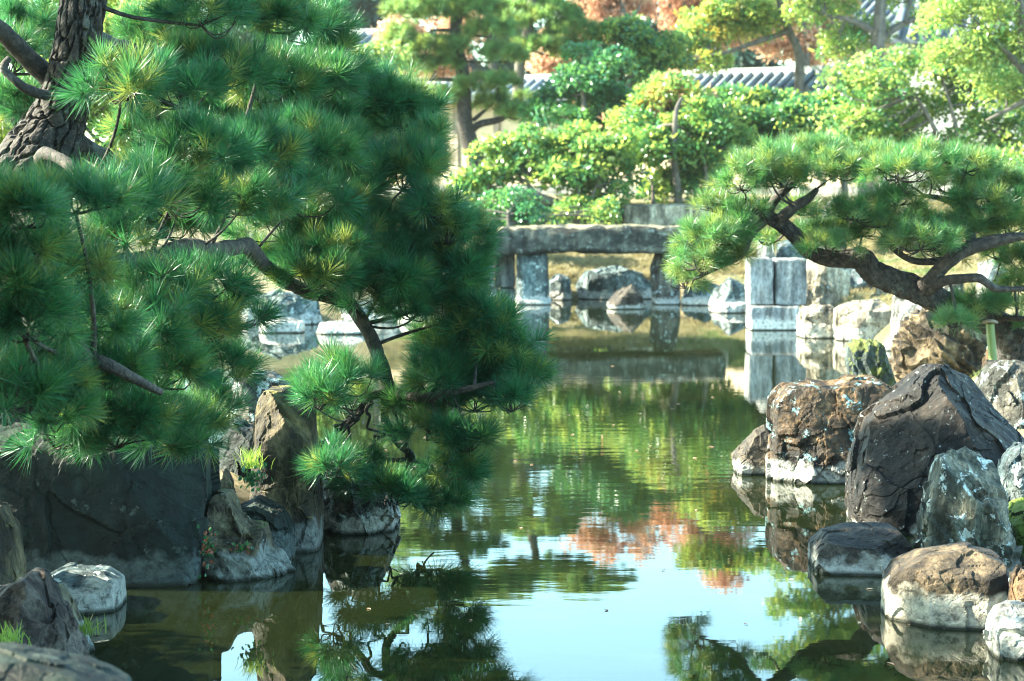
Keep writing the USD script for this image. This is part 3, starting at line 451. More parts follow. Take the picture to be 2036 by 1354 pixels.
def leaf_shape(l, w, fold=0.25):
    v = np.array([[0, 0, 0], [.32 * l, w / 2, fold * w * .5], [.7 * l, w * .42, fold * w * .4], [l, 0, -.08 * l], [.7 * l, -w * .42, fold * w * .4], [.32 * l, -w / 2, fold * w * .5], [.45 * l, 0, 0]])
    return v, np.array([[0, 6, 1], [1, 6, 2], [2, 6, 3], [3, 6, 4], [4, 6, 5], [5, 6, 0]])
def spray(n, R, l, w, seed, flat=1.0):
    """a bunch of leaves around a twig end"""
    rng = np.random.default_rng(seed); out = []
    for k in range(n):
        p = rng.normal(size=3); p /= np.linalg.norm(p); p[2] = abs(p[2]) * flat - 0.15
        c = p * R * rng.uniform(.3, 1) ** .6; dirn = p + rng.normal(size=3) * .5; dirn[2] *= .5; dirn /= np.linalg.norm(dirn)
        up = np.array([0, 0, 1.0]) + rng.normal(size=3) * .45; side = np.cross(up, dirn); side /= np.linalg.norm(side); up = np.cross(dirn, side)
        v, f = leaf_shape(l * rng.uniform(.7, 1.2), w * rng.uniform(.8, 1.2)); out.append((c + v @ np.stack([dirn, side, up]), f))
    return join(out)
def sprays(mats, n=26, R=.17, l=.085, w=.038, seed=0, flat=1.0): return [(spray(n, R, l, w, seed + k, flat), M[m]) for k, m in enumerate(mats)]

def dome(c, rad, n, rng, low=-0.3, inner=0.5, up=0.55, jit=0.3, wild=0.6):
    """places and directions of shoots on a rounded pad of foliage"""
    v = rng.normal(size=(n * 3, 3)); v /= np.linalg.norm(v, axis=1, keepdims=True); v = v[v[:, 2] > low][:n]
    lump = 0.62 + wild * meshkit.noise(v * 2.6 + c * 3, 3)
    p = c + v * rad * (rng.uniform(inner ** 3, 1, len(v)) ** (1 / 3) * lump)[:, None]
    ax = v / rad * min(rad); ax = ax / np.linalg.norm(ax, axis=1, keepdims=True) * .8 + [0, 0, up] + rng.normal(size=v.shape) * jit
    return p, ax

# ------------------------------------------------------------------ the pines
def pine(t, limbs, pads, tufts, weights, density, twig_r=0.004, seed=0, barkmat='bark', name='needle_pad', pad_branches=True, bud=None, sc=(.85, 1.15), depthk=1.0, twigs=9):
    """limbs: (name, points, radii, options); pads: (px, py, half width, half height, distance)"""
    rng = np.random.default_rng(seed); cloud = []
    for nm, pts, rad, opt in limbs:
        part(t, nm, tube(pts, rad, **opt), M[barkmat], 'plates' not in opt); c = spline(np.c_[np.array(pts, float), rad], 30); cloud.append(c)
    cloud = np.vstack(cloud); tree = cKDTree(cloud[:, :3])
    for (x, y, rx, ry, d) in pads:
        c = at(x, y, d); R = np.array([size(rx, d), size((rx + ry) / 2, d) * depthk, size(ry, d)]); R = np.maximum(R, 0.05)
        area = 4 * np.pi * (((R[0]*R[1])**1.6 + (R[0]*R[2])**1.6 + (R[1]*R[2])**1.6) / 3) ** (1 / 1.6)
        n = max(8, int(area * density)); p, ax = dome(c - [0, 0, R[2] * .15], R * .95, n, rng)
        n = len(p); idx = rng.choice(len(weights), n, p=np.array(weights) / sum(weights)); s = rng.uniform(*sc, n)
        if bud is not None:
            hb = rng.random(n) < 0.5; p2, a2, i2, s2 = np.vstack([p, p[hb]]), np.vstack([ax, ax[hb]]), np.r_[idx, np.full(hb.sum(), bud)], np.r_[s, s[hb]]
        else: p2, a2, i2, s2 = p, ax, idx, s
        scatter(t, name, tufts, p2, a2, s2, i2, rng)
        if pad_branches:
            _, k = tree.query(c); q = cloud[k]; base = c - [0, 0, R[2] * .55]; L = np.linalg.norm(base - q[:3]); r0 = min(q[3] * .6, max(.006, .018 * L + twig_r))
            mid = (q[:3] + base) / 2 + rng.normal(size=3) * .07 * L - [0, 0, .08 * L]
            ms = [tube([q[:3], mid, base], [r0, r0 * .75, r0 * .5], 10, 6, .3, 3, freq=25)]
            for m in rng.choice(n, min(n, twigs), replace=False):
                e = p[m]; mm = (base + e) / 2 + rng.normal(size=3) * .12 * np.linalg.norm(e - base) - [0, 0, .15 * np.linalg.norm(e - base)]
                ms.append(tube([base, mm, e], [r0 * .45, twig_r, twig_r * .7], 7, 4, .3, 5, freq=40))
            part(t, 'branch', join(ms), M[barkmat], True)

def Ld(x, y): return 9.4 + 4.1 * min(1, max(0, (x - 60) / 660)) + (0.9 if y < 260 else 0)
raw = [(400,25,90,45),(530,35,110,50),(615,60,95,50),(660,105,55,45),(420,150,140,55),(560,170,110,50),(240,170,80,55),(360,190,90,45),(620,165,100,55),(680,135,50,55),
 (770,200,70,60),(815,240,60,55),(740,250,80,60),(845,285,35,42),(390,300,100,50),(500,310,110,60),(620,300,110,65),(690,320,70,60),(320,345,75,40),(800,345,90,60),(840,335,45,48),(865,410,45,42),(825,440,80,55),(890,455,40,55),
 (50,425,100,50),(150,400,95,45),(260,395,90,45),(350,400,100,50),(470,400,100,50),(580,395,100,50),(680,390,80,50),(50,500,80,60),(140,545,90,55),(30,570,70,55),(230,470,80,40),(400,575,95,50),(300,590,80,55),(470,625,50,45),
 (60,640,100,60),(170,640,100,60),(280,655,95,55),(390,650,85,50),(80,740,100,60),(200,740,105,60),(320,740,105,55),(420,740,75,55),(100,815,105,50),(230,825,105,55),(345,835,90,50),(430,820,55,50),(230,870,100,40),(360,880,85,40),(30,790,60,50),
 (640,500,100,50),(720,470,90,55),(620,555,75,45),(760,555,95,55),(690,590,75,40),(840,520,85,55),(915,545,50,60),(935,480,40,50),(820,610,85,45),(895,610,85,55),(955,650,75,55),(1005,690,65,55),(1035,745,42,50),(900,690,95,55),(975,760,75,50),(880,760,75,45),(945,800,65,35),(1020,800,40,32),
 (680,760,75,40),(635,795,50,38),(700,800,50,30),(830,810,60,40),(865,860,70,36),(895,930,70,42),(860,985,70,38),(790,985,55,32),(725,955,55,45),(925,880,50,35),(660,930,45,30)]
pads = [(x, y, rx, ry, Ld(x, y) + .5 * (random.random() - .5)) for x, y, rx, ry in raw]
pads += [(x, y, rx, ry, d) for x, y, rx, ry, d in [(60,60,80,55,13.8),(30,220,60,55,13.9),(330,70,90,55,14),(290,250,70,70,14.3),(480,235,130,50,13.6),(600,240,120,50,13.9),(330,450,120,40,12.6),(560,450,110,45,13.3),(20,120,50,50,13.2),(520,520,60,35,13.6),(110,870,70,40,10.6)]]
# the crown goes on above the frame
crown = [(330,-130,200,80,12.8),(-350,-350,220,90,12.5),(-50,-380,220,90,13),(250,-380,230,90,12.2),(120,-660,220,90,12.5),(-260,420,110,80,11.2),(-240,700,110,80,10.2)]
t = thing('black_pine', 'large dark green pine leaning over the pond on the left, dense long needles', 'tree', at(40, 700, 12.4))
limbs = [('trunk', [at(20,900,12.6), at(30,560,12.5), at(60,360,12.4), at(110,250,12.4), at(140,150,12.3), at(165,0,12.2), at(185,-250,12.4), at(150,-560,12.6)], [.30,.26,.235,.17,.125,.122,.10,.05], dict(n=260, sides=120, rough=.10, seed=3, plates=(.06, .11, .030))),
 ('limb', [at(110,165,12.4), at(60,120,12.3), at(0,60,12.1), at(-90,10,12)], [.06,.055,.05,.04], dict(n=40, sides=24, rough=.18, seed=4)),
 ('limb', [at(95,190,12.2), at(60,180,12.1), at(30,160,12.0), at(8,135,12), at(20,115,12)], [.03,.026,.022,.02,.014], dict(n=40, sides=12, rough=.25, seed=5)),
 ('limb', [at(80,320,12.1), at(90,305,11.9), at(120,315,11.75), at(150,345,11.6), at(170,400,11.4), at(210,500,11)], [.036,.032,.03,.028,.028,.025], dict(n=60, sides=20, rough=.4, seed=6)),
 ('limb', [at(60,430,12), at(130,490,11.2), at(220,525,11.1), at(300,515,11.4), at(370,492,11.7), at(430,498,12.1), at(490,488,12.5), at(515,515,12.7), at(545,545,13.1), at(610,580,13.6), at(690,600,13.6), at(720,640,13.5), at(750,700,13.6), at(775,780,13.7)], [.09,.075,.06,.048,.046,.044,.044,.043,.04,.04,.042,.042,.042,.04], dict(n=150, sides=22, rough=.22, seed=7)),
 ('limb', [at(775,780,13.7), at(740,785,13.7), at(715,820,13.7), at(680,850,13.7), at(640,880,13.6)], [.034,.028,.022,.015,.008], dict(n=36, sides=10, rough=.25, seed=8)),
 ('limb', [at(775,775,13.7), at(765,830,13.7), at(790,880,13.65), at(820,910,13.6), at(805,940,13.6), at(800,985,13.5)], [.034,.026,.022,.02,.014,.008], dict(n=44, sides=10, rough=.25, seed=9)),
 ('limb', [at(820,910,13.6), at(770,915,13.6), at(750,900,13.6), at(735,940,13.6)], [.016,.014,.010,.006], dict(n=30, sides=8, rough=.25, seed=10)),
 ('limb', [at(775,780,13.7), at(830,790,13.5), at(900,780,13.3), at(980,760,13.2)], [.034,.03,.024,.012], dict(n=36, sides=10, rough=.25, seed=11)),
 ('limb', [at(150,60,12.6), at(260,100,13.8), at(420,110,14.2), at(560,130,14.3), at(700,190,14.3), at(800,260,14.2)], [.06,.05,.045,.04,.03,.015], dict(n=60, sides=12, rough=.2, seed=12)),
 ('limb', [at(120,260,12.4), at(260,330,12.7), at(400,340,13), at(560,340,13.6), at(700,390,14), at(800,440,14)], [.06,.05,.045,.04,.03,.015], dict(n=60, sides=12, rough=.2, seed=13)),
 ('limb', [at(30,560,12.4), at(80,660,10.6), at(200,720,10), at(320,780,10.2)], [.06,.04,.03,.015], dict(n=50, sides=12, rough=.2, seed=14))]
rt = np.random.default_rng(77)
for sx, sy, ex, ey in [(715,820,640,900),(700,835,655,870),(680,850,700,920),(740,800,720,900),(765,840,700,930),(790,880,850,960),(805,940,840,1010),(800,960,760,1010),(750,905,690,960),(735,925,780,1000),(820,912,890,950),(830,800,870,900),(770,800,800,860),(805,970,870,1025),(640,880,610,930)]:
    q = [(sx + (ex - sx) * k / 6 + (rt.normal() * 9 if 0 < k else 0), sy + (ey - sy) * k / 6 + (rt.normal() * 9 if 0 < k else 0)) for k in range(7)]
    limbs.append(('twig', [at(x, y, 13.6 + .02 * k + rt.normal() * .03) for k, (x, y) in enumerate(q)], list(np.linspace(.013, .004, 7)), dict(n=30, sides=6, rough=.3, seed=15)))
pine(t, limbs, pads, TUFTS, (28, 26, 24, 16, 1.0), 92, seed=1, bud=5, sc=(.7, 1.25))
pine(t, [('limb', [at(170,-100,12.3), at(400,-250,12.6), at(620,-330,12.7)], [.06,.05,.03], dict(n=20, sides=8))], crown, TUFTS[:4], (30, 26, 22, 14), 30, seed=2, sc=(1.1, 1.5), pad_branches=False)

t = thing('garden_pine', 'trained pine with open cloud like pads leaning left over the right bank', 'tree', at(2015, 760, 18.1))
limbs = [('trunk', [at(2025,790,18.20), at(2015,690,18.00), at(1990,650,17.90), at(1930,622,17.80), at(1880,606,17.70), at(1840,585,17.60), at(1780,560,17.60), at(1735,540,17.60), at(1707,512,17.60), at(1660,516,17.60), at(1610,500,17.60), at(1580,468,17.60), at(1545,440,17.60), at(1520,430,17.60)], [.15,.13,.12,.115,.11,.105,.10,.095,.085,.065,.06,.065,.06,.045], dict(n=200, sides=48, rough=.2, seed=21, plates=(.05, .07, .010))),
 ('limb', [at(1830,582,17.60), at(1860,545,17.40), at(1910,502,17.30), at(1965,482,17.30), at(2040,470,17.30)], [.07,.06,.055,.05,.03], dict(n=50, sides=14, rough=.22, seed=22)),
 ('limb', [at(1845,578,17.50), at(1890,556,17.30), at(1940,552,17.20), at(1985,575,17.20), at(2050,572,17.20)], [.045,.038,.034,.026,.02], dict(n=50, sides=12, rough=.22, seed=23)),
 ('limb', [at(1545,442,17.60), at(1575,415,17.50), at(1610,392,17.50), at(1625,375,17.50)], [.05,.042,.032,.02], dict(n=30, sides=12, rough=.22, seed=24)),
 ('limb', [at(1525,432,17.60), at(1540,400,17.70), at(1570,370,17.70), at(1605,345,17.70)], [.045,.035,.03,.015], dict(n=30, sides=10, rough=.22, seed=25)),
 ('limb', [at(1525,434,17.60), at(1490,470,17.60), at(1475,505,17.50), at(1430,530,17.50), at(1380,555,17.50)], [.04,.034,.028,.02,.01], dict(n=36, sides=10, rough=.25, seed=26)),
 ('limb', [at(1935,492,17.30), at(1920,440,17.50), at(1890,402,17.60), at(1840,390,17.60)], [.045,.036,.028,.015], dict(n=36, sides=10, rough=.22, seed=27)),
 ('limb', [at(1900,510,17.50), at(1830,520,17.50), at(1775,490,17.50), at(1765,450,17.50)], [.03,.028,.024,.014], dict(n=36, sides=9, rough=.25, seed=28)),
 ('limb', [at(1520,430,17.60), at(1480,415,17.60), at(1430,425,17.60)], [.03,.022,.01], dict(n=24, sides=8, rough=.25, seed=29)),
 ('limb', [at(1960,640,17.90), at(2000,632,17.70), at(2060,635,17.60)], [.03,.025,.018], dict(n=24, sides=8, rough=.25, seed=30))]
rawr = [(1530,330,70,26),(1600,308,85,26),(1475,362,48,28),(1560,360,65,20),(1660,338,60,22),(1740,322,55,24),(1785,342,65,25),(1850,322,65,30),(1920,328,65,26),(1980,362,55,26),(1885,372,55,20),(2030,392,55,35),(1960,402,65,20),(1430,412,38,20),(1700,424,65,24),(1640,470,65,20),(1715,455,75,25),(1655,492,55,12),(1420,470,62,30),(1465,455,40,26),(1385,520,52,25),(1445,505,45,22),(1362,560,34,24),(1810,442,46,20),(1830,482,75,24),(1900,460,65,25),(1960,432,65,20),(2010,452,48,25),(1990,505,46,22),(1880,505,50,14),(1935,610,52,20),(1990,612,46,22),(2025,560,32,26),(1905,640,42,14),(1530,480,26,12),(2035,655,30,24),(1590,420,30,14),(2040,520,40,25),(1780,400,50,16),(1480,420,40,16)]
pine(t, limbs, [(x, y, rx, ry, 17.6 + .7 * (random.random() - .5)) for x, y, rx, ry in [(x, y, rx * 1.1, ry * 1.05) for x, y, rx, ry in rawr]], TUFTS_R, (40, 30, 30), 96, seed=3, twig_r=.005, depthk=1.3, twigs=12)
t = thing('support_post', 'green bamboo post propping the pine branch at the right edge', 'post', at(1975, 725, 17.6))
part(t, 'pole', tube([at(1976,735,17.60), at(1972,690,17.60), at(1968,640,17.60)], [.036,.034,.034], 14, 14), M['bamboo'], True)
part(t, 'tie', tube([at(1955,641,17.58), at(1968,638,17.53), at(1982,641,17.58)], [.012,.014,.012], 8, 8), M['wood'], True)

# background pines
def far_pine(name, label, trunk, rad, limbs, pads, seed, d0, barkmat='bark'):
    t = thing(name, label, 'tree', trunk[0])
    L = [('trunk', trunk, rad, dict(n=50, sides=14, rough=.12, seed=seed))] + [('limb', p, r, dict(n=20, sides=8, rough=.15, seed=seed)) for p, r in limbs]
    pine(t, L, [(x, y, rx, ry, d0 + .9 * (random.random() - .5)) for x, y, rx, ry in pads], TUFTS_FAR, (65, 35), 32, seed=seed, twig_r=.008, barkmat=barkmat, sc=(1.1, 1.6), depthk=1.3, twigs=5)
D = 48
far_pine('background_pine', 'tall dark trunked pine behind the bridge, left of its paler neighbour', [at(950,350,D), at(940,300,D), at(925,250,D), at(922,180,D), at(918,130,D), at(905,80,D), at(910,20,D), at(930,-50,D), at(950,-90,D)], [.22,.19,.17,.15,.14,.13,.12,.08,.03],
    [([at(925,270,D), at(960,245,D), at(985,240,D), at(1010,230,D)], [.09,.08,.07,.05]), ([at(918,160,D), at(880,158,D), at(830,160,D)], [.05,.045,.03]), ([at(910,60,D), at(860,60,D)], [.05,.03]), ([at(940,240,D), at(975,210,D)], [.05,.03])],
    [(820,20,60,26),(870,25,60,26),(800,75,35,24),(845,95,55,24),(900,95,40,22),(820,130,36,16),(880,130,40,16),(940,20,60,26),(980,60,55,26),(850,-60,90,30),(930,-80,80,30),(1000,-70,70,30),(1040,-30,60,26),(1050,200,30,14),(980,205,46,20),(1000,110,50,22),(950,170,46,18),(1040,225,60,16),(900,190,34,16),(990,165,40,18),(870,200,34,22)], 31, D)
D = 51
far_pine('background_pine', 'paler leaning pine trunk behind the bridge, right of the dark trunked pine', [at(1020,230,D), at(1030,180,D), at(1035,120,D), at(1048,75,D), at(1055,20,D), at(1070,-50,D), at(1090,-90,D)], [.13,.12,.12,.12,.11,.08,.04],
    [([at(1040,110,D), at(1080,90,D), at(1110,90,D)], [.05,.04,.03]), ([at(1050,60,D), at(1010,40,D)], [.05,.03])],
    [(1050,20,60,28),(1100,30,60,30),(1140,60,55,30),(1080,95,60,24),(1020,45,40,22),(1130,105,45,20),(1100,-60,90,34),(1180,-90,90,34),(1030,-70,60,28)], 32, D, 'bark_grey')

# background broadleaf trees
def broad(name, label, trunks, pads, d, mats, seed, dens=26, n=22, R=.19, l=.105, w=.055, bark='bark_grey', group=None, flat=1.0, kdepth=1.0, spread=1.0):
    rng = np.random.default_rng(seed); base = at(*trunks[0][0][0], d); t = thing(name, label, 'tree', base, group)
    cloud = []
    for pts, r0, r1 in trunks:
        W = [at(x, y, d - math.copysign(min(.45, .01 * abs(d)), d) + rng.uniform(-.1, .1)) for x, y in pts]; rad = np.linspace(r0, r1, len(W)); part(t, 'trunk' if pts is trunks[0][0] else 'limb', tube(W, rad, 30, 10, .15, seed), M[bark], True)
        cloud.append(spline(np.array(W), 20))
    cloud = np.vstack(cloud); tree = cKDTree(cloud); P, A, tw = [], [], []
    loose = [(x + rng.uniform(-1.1, 1.1) * rx, y + rng.uniform(-1.2, .9) * ry, rx * rng.uniform(.28, .5), ry * rng.uniform(.3, .6)) for x, y, rx, ry in pads for _ in range(2)]
    pads = [(x + rng.uniform(-10, 10), y + rng.uniform(-15, 12), rx, ry) for x, y, rx, ry in pads]
    for x, y, rx, ry in [(x, y, rx * .86, ry * .62) for x, y, rx, ry in pads] + loose:
        dd = d + rng.uniform(-.5, .5) * spread; c = at(x, y, dd); Rr = np.array([size(rx, d), size((rx + ry) / 2, d) * kdepth, size(ry, d)])
        area = 4 * np.pi * ((Rr[0]*Rr[1])**1.6/3 + (Rr[0]*Rr[2])**1.6/3 + (Rr[1]*Rr[2])**1.6/3) ** (1/1.6)
        p, a = dome(c, Rr, max(6, int(area * dens * 1.1)), rng, low=-.6, inner=.25, up=.6, jit=.55, wild=1.0); P.append(p); A.append(a)
        q = cloud[tree.query(c)[1]]; mid = (q + c) / 2 + rng.normal(size=3) * .06 * np.linalg.norm(c - q)
        tw.append(tube([q, mid, c], [.02, .016, .010], 8, 5))
        for k in range(4): tw.append(tube([c, p[rng.integers(len(p))]], [.009, .004], 3, 4))
    P, A = np.vstack(P), np.vstack(A)
    part(t, 'branches', join(tw), M[bark], True, kind='stuff')
    pr = sprays(mats, n, R, l, w, seed, flat); scatter(t, 'crown', pr, P, A, rng.uniform(.8, 1.25, len(P)), rng.integers(0, len(pr), len(P)), rng)
broad('layered_tree', 'dark green tree in flat layers before the tiled garden wall', [([(1168,330),(1166,260),(1160,190),(1158,150)], .09, .03), ([(1166,250),(1200,215)], .04, .02), ([(1164,230),(1120,225)], .04, .02)],
      [(1158,150,60,35),(1120,185,50,25),(1195,180,45,28),(1140,225,60,18),(1215,210,55,22),(1090,235,46,18),(1165,260,50,18),(1230,235,40,18)], 47, ['leaf_dark','leaf_green','leaf_green'], 101)
broad('layered_tree', 'pale green spreading tree with crooked trunk behind the left half of the bridge', [([(1150,450),(1135,420),(1100,400),(1065,385),(1048,362)], .10, .04), ([(1135,420),(1150,380),(1140,340)], .05, .02), ([(1085,395),(1030,400)], .03, .015), ([(1165,430),(1185,370)], .04, .02)],
      [(1010,300,46,26),(1090,295,75,30),(1185,300,65,30),(1060,338,75,26),(1140,345,75,30),(965,350,44,26),(932,375,36,22),(1225,325,36,34),(1180,385,60,30),(1205,418,46,18),(985,320,40,20),(1100,320,60,25)], 43.5, ['leaf_lime','leaf_green','leaf_lime','leaf_green'], 102, dens=30)
broad('layered_tree', 'green tree with rounded top above the layered tree, before the maples', [([(1215,300),(1240,200),(1262,130),(1270,90)], .11, .04), ([(1240,190),(1215,130)], .05, .02), ([(1250,150),(1310,130)], .05, .02)],
      [(1240,75,50,24),(1280,95,65,32),(1228,125,55,28),(1310,120,55,36),(1270,150,60,25),(1225,165,46,24),(1330,90,46,26)], 51, ['leaf_green','leaf_dark','leaf_lime'], 103)
broad('layered_tree', 'bright green tree tinged red at its top in the middle of the background', [([(1352,450),(1348,390),(1340,300),(1345,220),(1355,195)], .10, .03), ([(1410,430),(1405,360),(1400,310)], .07, .03), ([(1300,440),(1298,370)], .06, .03)],
      [(1300,245,52,30),(1370,255,70,34),(1330,300,75,36),(1400,320,70,44),(1320,355,52,30),(1290,290,40,30),(1370,375,52,26),(1430,280,60,36)], 44.5, ['leaf_lime','leaf_green','leaf_lime','leaf_green'], 104, dens=30)
broad('layered_tree', 'small tree with red and yellow tinged leaves above the bright green tree', [([(1345,330),(1340,240),(1352,190)], .05, .03)], [(1330,185,60,22),(1290,195,30,18),(1370,190,40,18),(1310,215,40,20),(1245,240,34,18),(1290,230,30,20)], 45.5, ['leaf_yellow','leaf_lime','leaf_lime','leaf_olive','leaf_green','leaf_orange'], 105)
broad('broadleaf_tree', 'wide green tree mass right of centre below the tiled roof', [([(1560,420),(1555,330),(1550,260)], .12, .05), ([(1555,330),(1610,270)], .06, .03), ([(1555,320),(1500,260)], .06, .03), ([(1680,400),(1675,300),(1670,240)], .08, .03)],
      [(1470,230,70,34),(1540,225,70,30),(1610,217,70,30),(1690,200,60,36),(1500,270,75,36),(1580,250,80,36),(1650,245,80,40),(1450,285,50,36),(1720,215,60,40),(1560,290,75,30),(1640,290,70,30),(1480,310,50,24),(1700,265,60,40),(1600,320,70,26),(1680,330,60,24),(1420,330,40,30)], 46, ['leaf_lime','leaf_green','leaf_green','leaf_dark'], 106, dens=28)
broad('broadleaf_tree', 'loose olive green tree with thin pale stems before the white storehouse', [([(1905,340),(1880,300),(1850,240),(1820,190)], .06, .03), ([(1915,340),(1900,250),(1870,150)], .05, .025), ([(1890,330),(1885,270)], .04, .02)],
      [(1760,170,60,36),(1830,150,60,36),(1900,150,60,36),(1780,230,56,36),(1740,265,50,36),(1860,200,40,26),(1930,210,56,40),(1800,290,36,20),(1940,290,56,36),(1990,250,52,46),(2030,300,50,40),(1720,320,50,30),(1770,325,46,26),(1690,250,50,36),(1880,110,60,36),(1840,230,36,30),(1960,150,60,40),(1975,320,46,30),(1700,140,50,30)], 42, ['leaf_olive','leaf_lime','leaf_green'], 107, dens=22, l=.075)
broad('broadleaf_tree', 'large old tree with forked mossy trunk at upper right', [([(1742,330),(1742,140),(1748,60),(1752,-20),(1760,-150)], .20, .10), ([(1748,70),(1690,40),(1640,30)], .09, .04), ([(1750,80),(1800,45),(1850,30)], .10, .05), ([(1752,0),(1700,-120)], .08, .03), ([(1800,45),(1815,-20)], .05, .03)],
      [(1640,20,70,34),(1690,70,60,30),(1660,-60,90,40),(1760,-110,110,50),(1860,-60,90,40),(1600,-40,70,36),(1700,-190,100,50),(1820,-200,110,50),(1900,-130,80,40),(1660,100,40,20),(1885,15,40,30),(1800,5,34,20),(1850,50,40,20),(1760,-290,110,46),(1860,-300,90,46),(1620,-150,80,40),(1600,-240,70,40)], 52, ['leaf_lime','leaf_green','leaf_lime'], 108, dens=20, R=.22, l=.10, w=.045)
broad('broadleaf_tree', 'light green branch spreading over the tiled wall roof at top centre', [([(1570,330),(1590,120),(1560,40),(1540,-60)], .13, .07), ([(1575,60),(1500,85),(1440,105),(1400,112)], .07, .03), ([(1565,40),(1480,20)], .06, .03)],
      [(1440,20,56,30),(1500,15,60,32),(1400,60,60,28),(1460,65,60,26),(1360,105,56,24),(1420,115,50,18),(1330,125,36,20),(1540,50,40,26),(1500,-60,80,36),(1430,-70,70,30)], 53.5, ['leaf_lime','leaf_lime','leaf_green','leaf_yellow'], 109, dens=22, R=.2, l=.09)
broad('broadleaf_tree', 'tall olive green tree filling the upper right corner', [([(2060,420),(2050,200),(2030,20),(2020,-120)], .14, .06), ([(2045,150),(1960,60)], .07, .03), ([(2040,200),(1960,240)], .05, .02)],
      [(1930,30,70,40),(2000,20,80,46),(1960,90,75,40),(2030,100,70,46),(1900,100,55,34),(1980,160,65,36),(2040,190,60,46),(1940,-50,100,46),(2040,-60,100,50),(1990,-150,110,50),(2080,-190,110,56),(2010,330,50,26)], 38, ['leaf_olive','leaf_lime','leaf_olive','leaf_lime','leaf_green'], 110, dens=30, l=.085, w=.032)
broad('broadleaf_tree', 'green tree on the far bank hidden behind the leaning pine, mirrored in the pond', [([(740,400),(745,300),(735,220)], .10, .04)],
      [(660,200,70,36),(730,170,70,36),(790,200,60,36),(690,250,80,36),(770,260,70,36),(820,250,50,34),(650,300,70,36),(730,320,70,36),(810,320,50,30),(740,125,60,30)], 45, ['leaf_lime','leaf_green','leaf_olive'], 114)
broad('shrub', 'low dark green shrub at the left end of the bridge', [([(1012,450),(1010,425)], .04, .02)], [(990,425,40,20),(1040,425,40,22),(1010,410,46,16),(960,435,26,14),(1065,436,24,14)], 41, ['leaf_dark','leaf_dark','leaf_green'], 111, dens=40, l=.06)
broad('shrub', 'small pale shrub beside the bridge under the bright green tree', [([(1075,445),(1075,425)], .03, .02)], [(1190,430,34,14),(1150,420,40,16)], 42.3, ['leaf_lime','leaf_green'], 112, dens=40, l=.06)
broad('shrub', 'yellowish shrub on the left behind the large pine trunk', [([(60,560),(60,300),(80,120)], .10, .04), ([(60,320),(160,220)], .05, .02)], [(20,80,110,60),(130,40,110,60),(60,200,110,60),(200,250,110,60),(40,300,110,60),(260,60,100,60),(170,140,110,60),(240,350,90,50),(330,150,110,60)], 22, ['leaf_lime','leaf_olive','leaf_lime'], 113, dens=26, l=.07)
def px(x, y, z): return 1018 + x / y * FPX, 341 - (z - EYE) / y * FPX
for k, (x, y, h, r, lab) in enumerate([(-6.4, 10.3, 6.0, 1.35, 'evergreen tree on the left bank outside the picture, left of the black pine')]):
    rng = np.random.default_rng(300 + k); pads_ = []
    for j in range(16):
        a, rr, z = rng.uniform(0, 6.28), r * rng.uniform(.2, 1), 2.0 + (h - 2.0) * rng.uniform(0, 1)
        q = px(x + rr * math.cos(a), y, z); pads_.append((*q, 170 * rng.uniform(.8, 1.3), 90 * rng.uniform(.8, 1.3)))
    broad('evergreen_tree', lab, [([px(x, y, .4), px(x + .1, y, 2.4), px(x, y, h - .8)], .16, .05)], pads_, y, ['leaf_dark', 'leaf_green'], 310 + k, dens=5, n=24, R=.22, l=.10, w=.05, spread=2.5, kdepth=1.6)
for k, (x, y, h, r, lab) in enumerate([(-4.6, 8.6, 5.4, 1.3, 'evergreen tree on the left bank outside the picture, nearest the reddish rock'), (-8, -4, 9, 2.8, 'evergreen tree behind the viewer, leftmost of its row'), (-3.2, -7, 10, 2.8, 'evergreen tree behind the viewer, second from the left'), (2.6, -8, 9.5, 2.8, 'evergreen tree behind the viewer, third from the left'), (7.6, -5, 9, 2.8, 'evergreen tree behind the viewer, rightmost of its row'), (-8.2, 3.5, 9, 2.4, 'evergreen tree on the left bank beside the viewer')]):
    rng = np.random.default_rng(400 + k); pads_ = []
    for j in range(18):
        a, rr, z = rng.uniform(0, 6.28), r * rng.uniform(.2, 1), (1.2 if k else 2.4) + (h - 1.8) * rng.uniform(0, 1)
        q = px(x + rr * math.cos(a), y, z); pads_.append((*q, .42 * r * rng.uniform(.8, 1.3) * FPX / y, .26 * r * rng.uniform(.8, 1.3) * FPX / y))
    broad('evergreen_tree', lab, [([px(x, y, .4), px(x + .1, y, 2.4), px(x, y, h - .8)], .18, .05)], pads_, y, ['leaf_dark', 'leaf_green'], 420 + k, dens=4.5, n=30, R=.4, l=.2, w=.10, spread=r * 2, kdepth=1.4)
# maples
def maple(label, x, y0, y1, w, d, seed, mats=('leaf_orange','leaf_peach','leaf_peach')):
    rng = np.random.default_rng(seed); pads = []
    for k in range(16):
        v = rng.uniform(0, 1); wy = w * (0.5 + .5 * math.sin(math.pi * min(1, .25 + .75 * v))); pads.append((x + rng.uniform(-1, 1) * wy * .8, y1 + (y0 - y1) * v, w * rng.uniform(.25, .42), w * rng.uniform(.16, .26)))
    broad('maple_tree', label, [([(x, 330), (x + 4, (y0 + y1) / 2 + 60), (x - 5, y1 + 60)], .14, .05), ([(x, y0), (x + w * .5, (y0 + y1) / 2)], .06, .02), ([(x, y0), (x - w * .5, (y0 + y1) / 2)], .06, .02)], pads, d, list(mats), seed, dens=9, n=24, R=.32, l=.13, w=.09)
maple('orange maple left of the light green branch, behind the wall', 1235, 100, -120, 90, 66, 121, ('leaf_orange','leaf_peach','leaf_orange'))
maple('orange maple behind the light green branch at top centre', 1400, 120, -190, 110, 67, 122, ('leaf_orange','leaf_orange','leaf_peach'))
maple('peach coloured maple above the garden wall roof right of centre', 1600, 120, -30, 110, 68, 123)
maple('faded pink maple behind the paler background pine', 1130, 130, 60, 100, 68, 124)
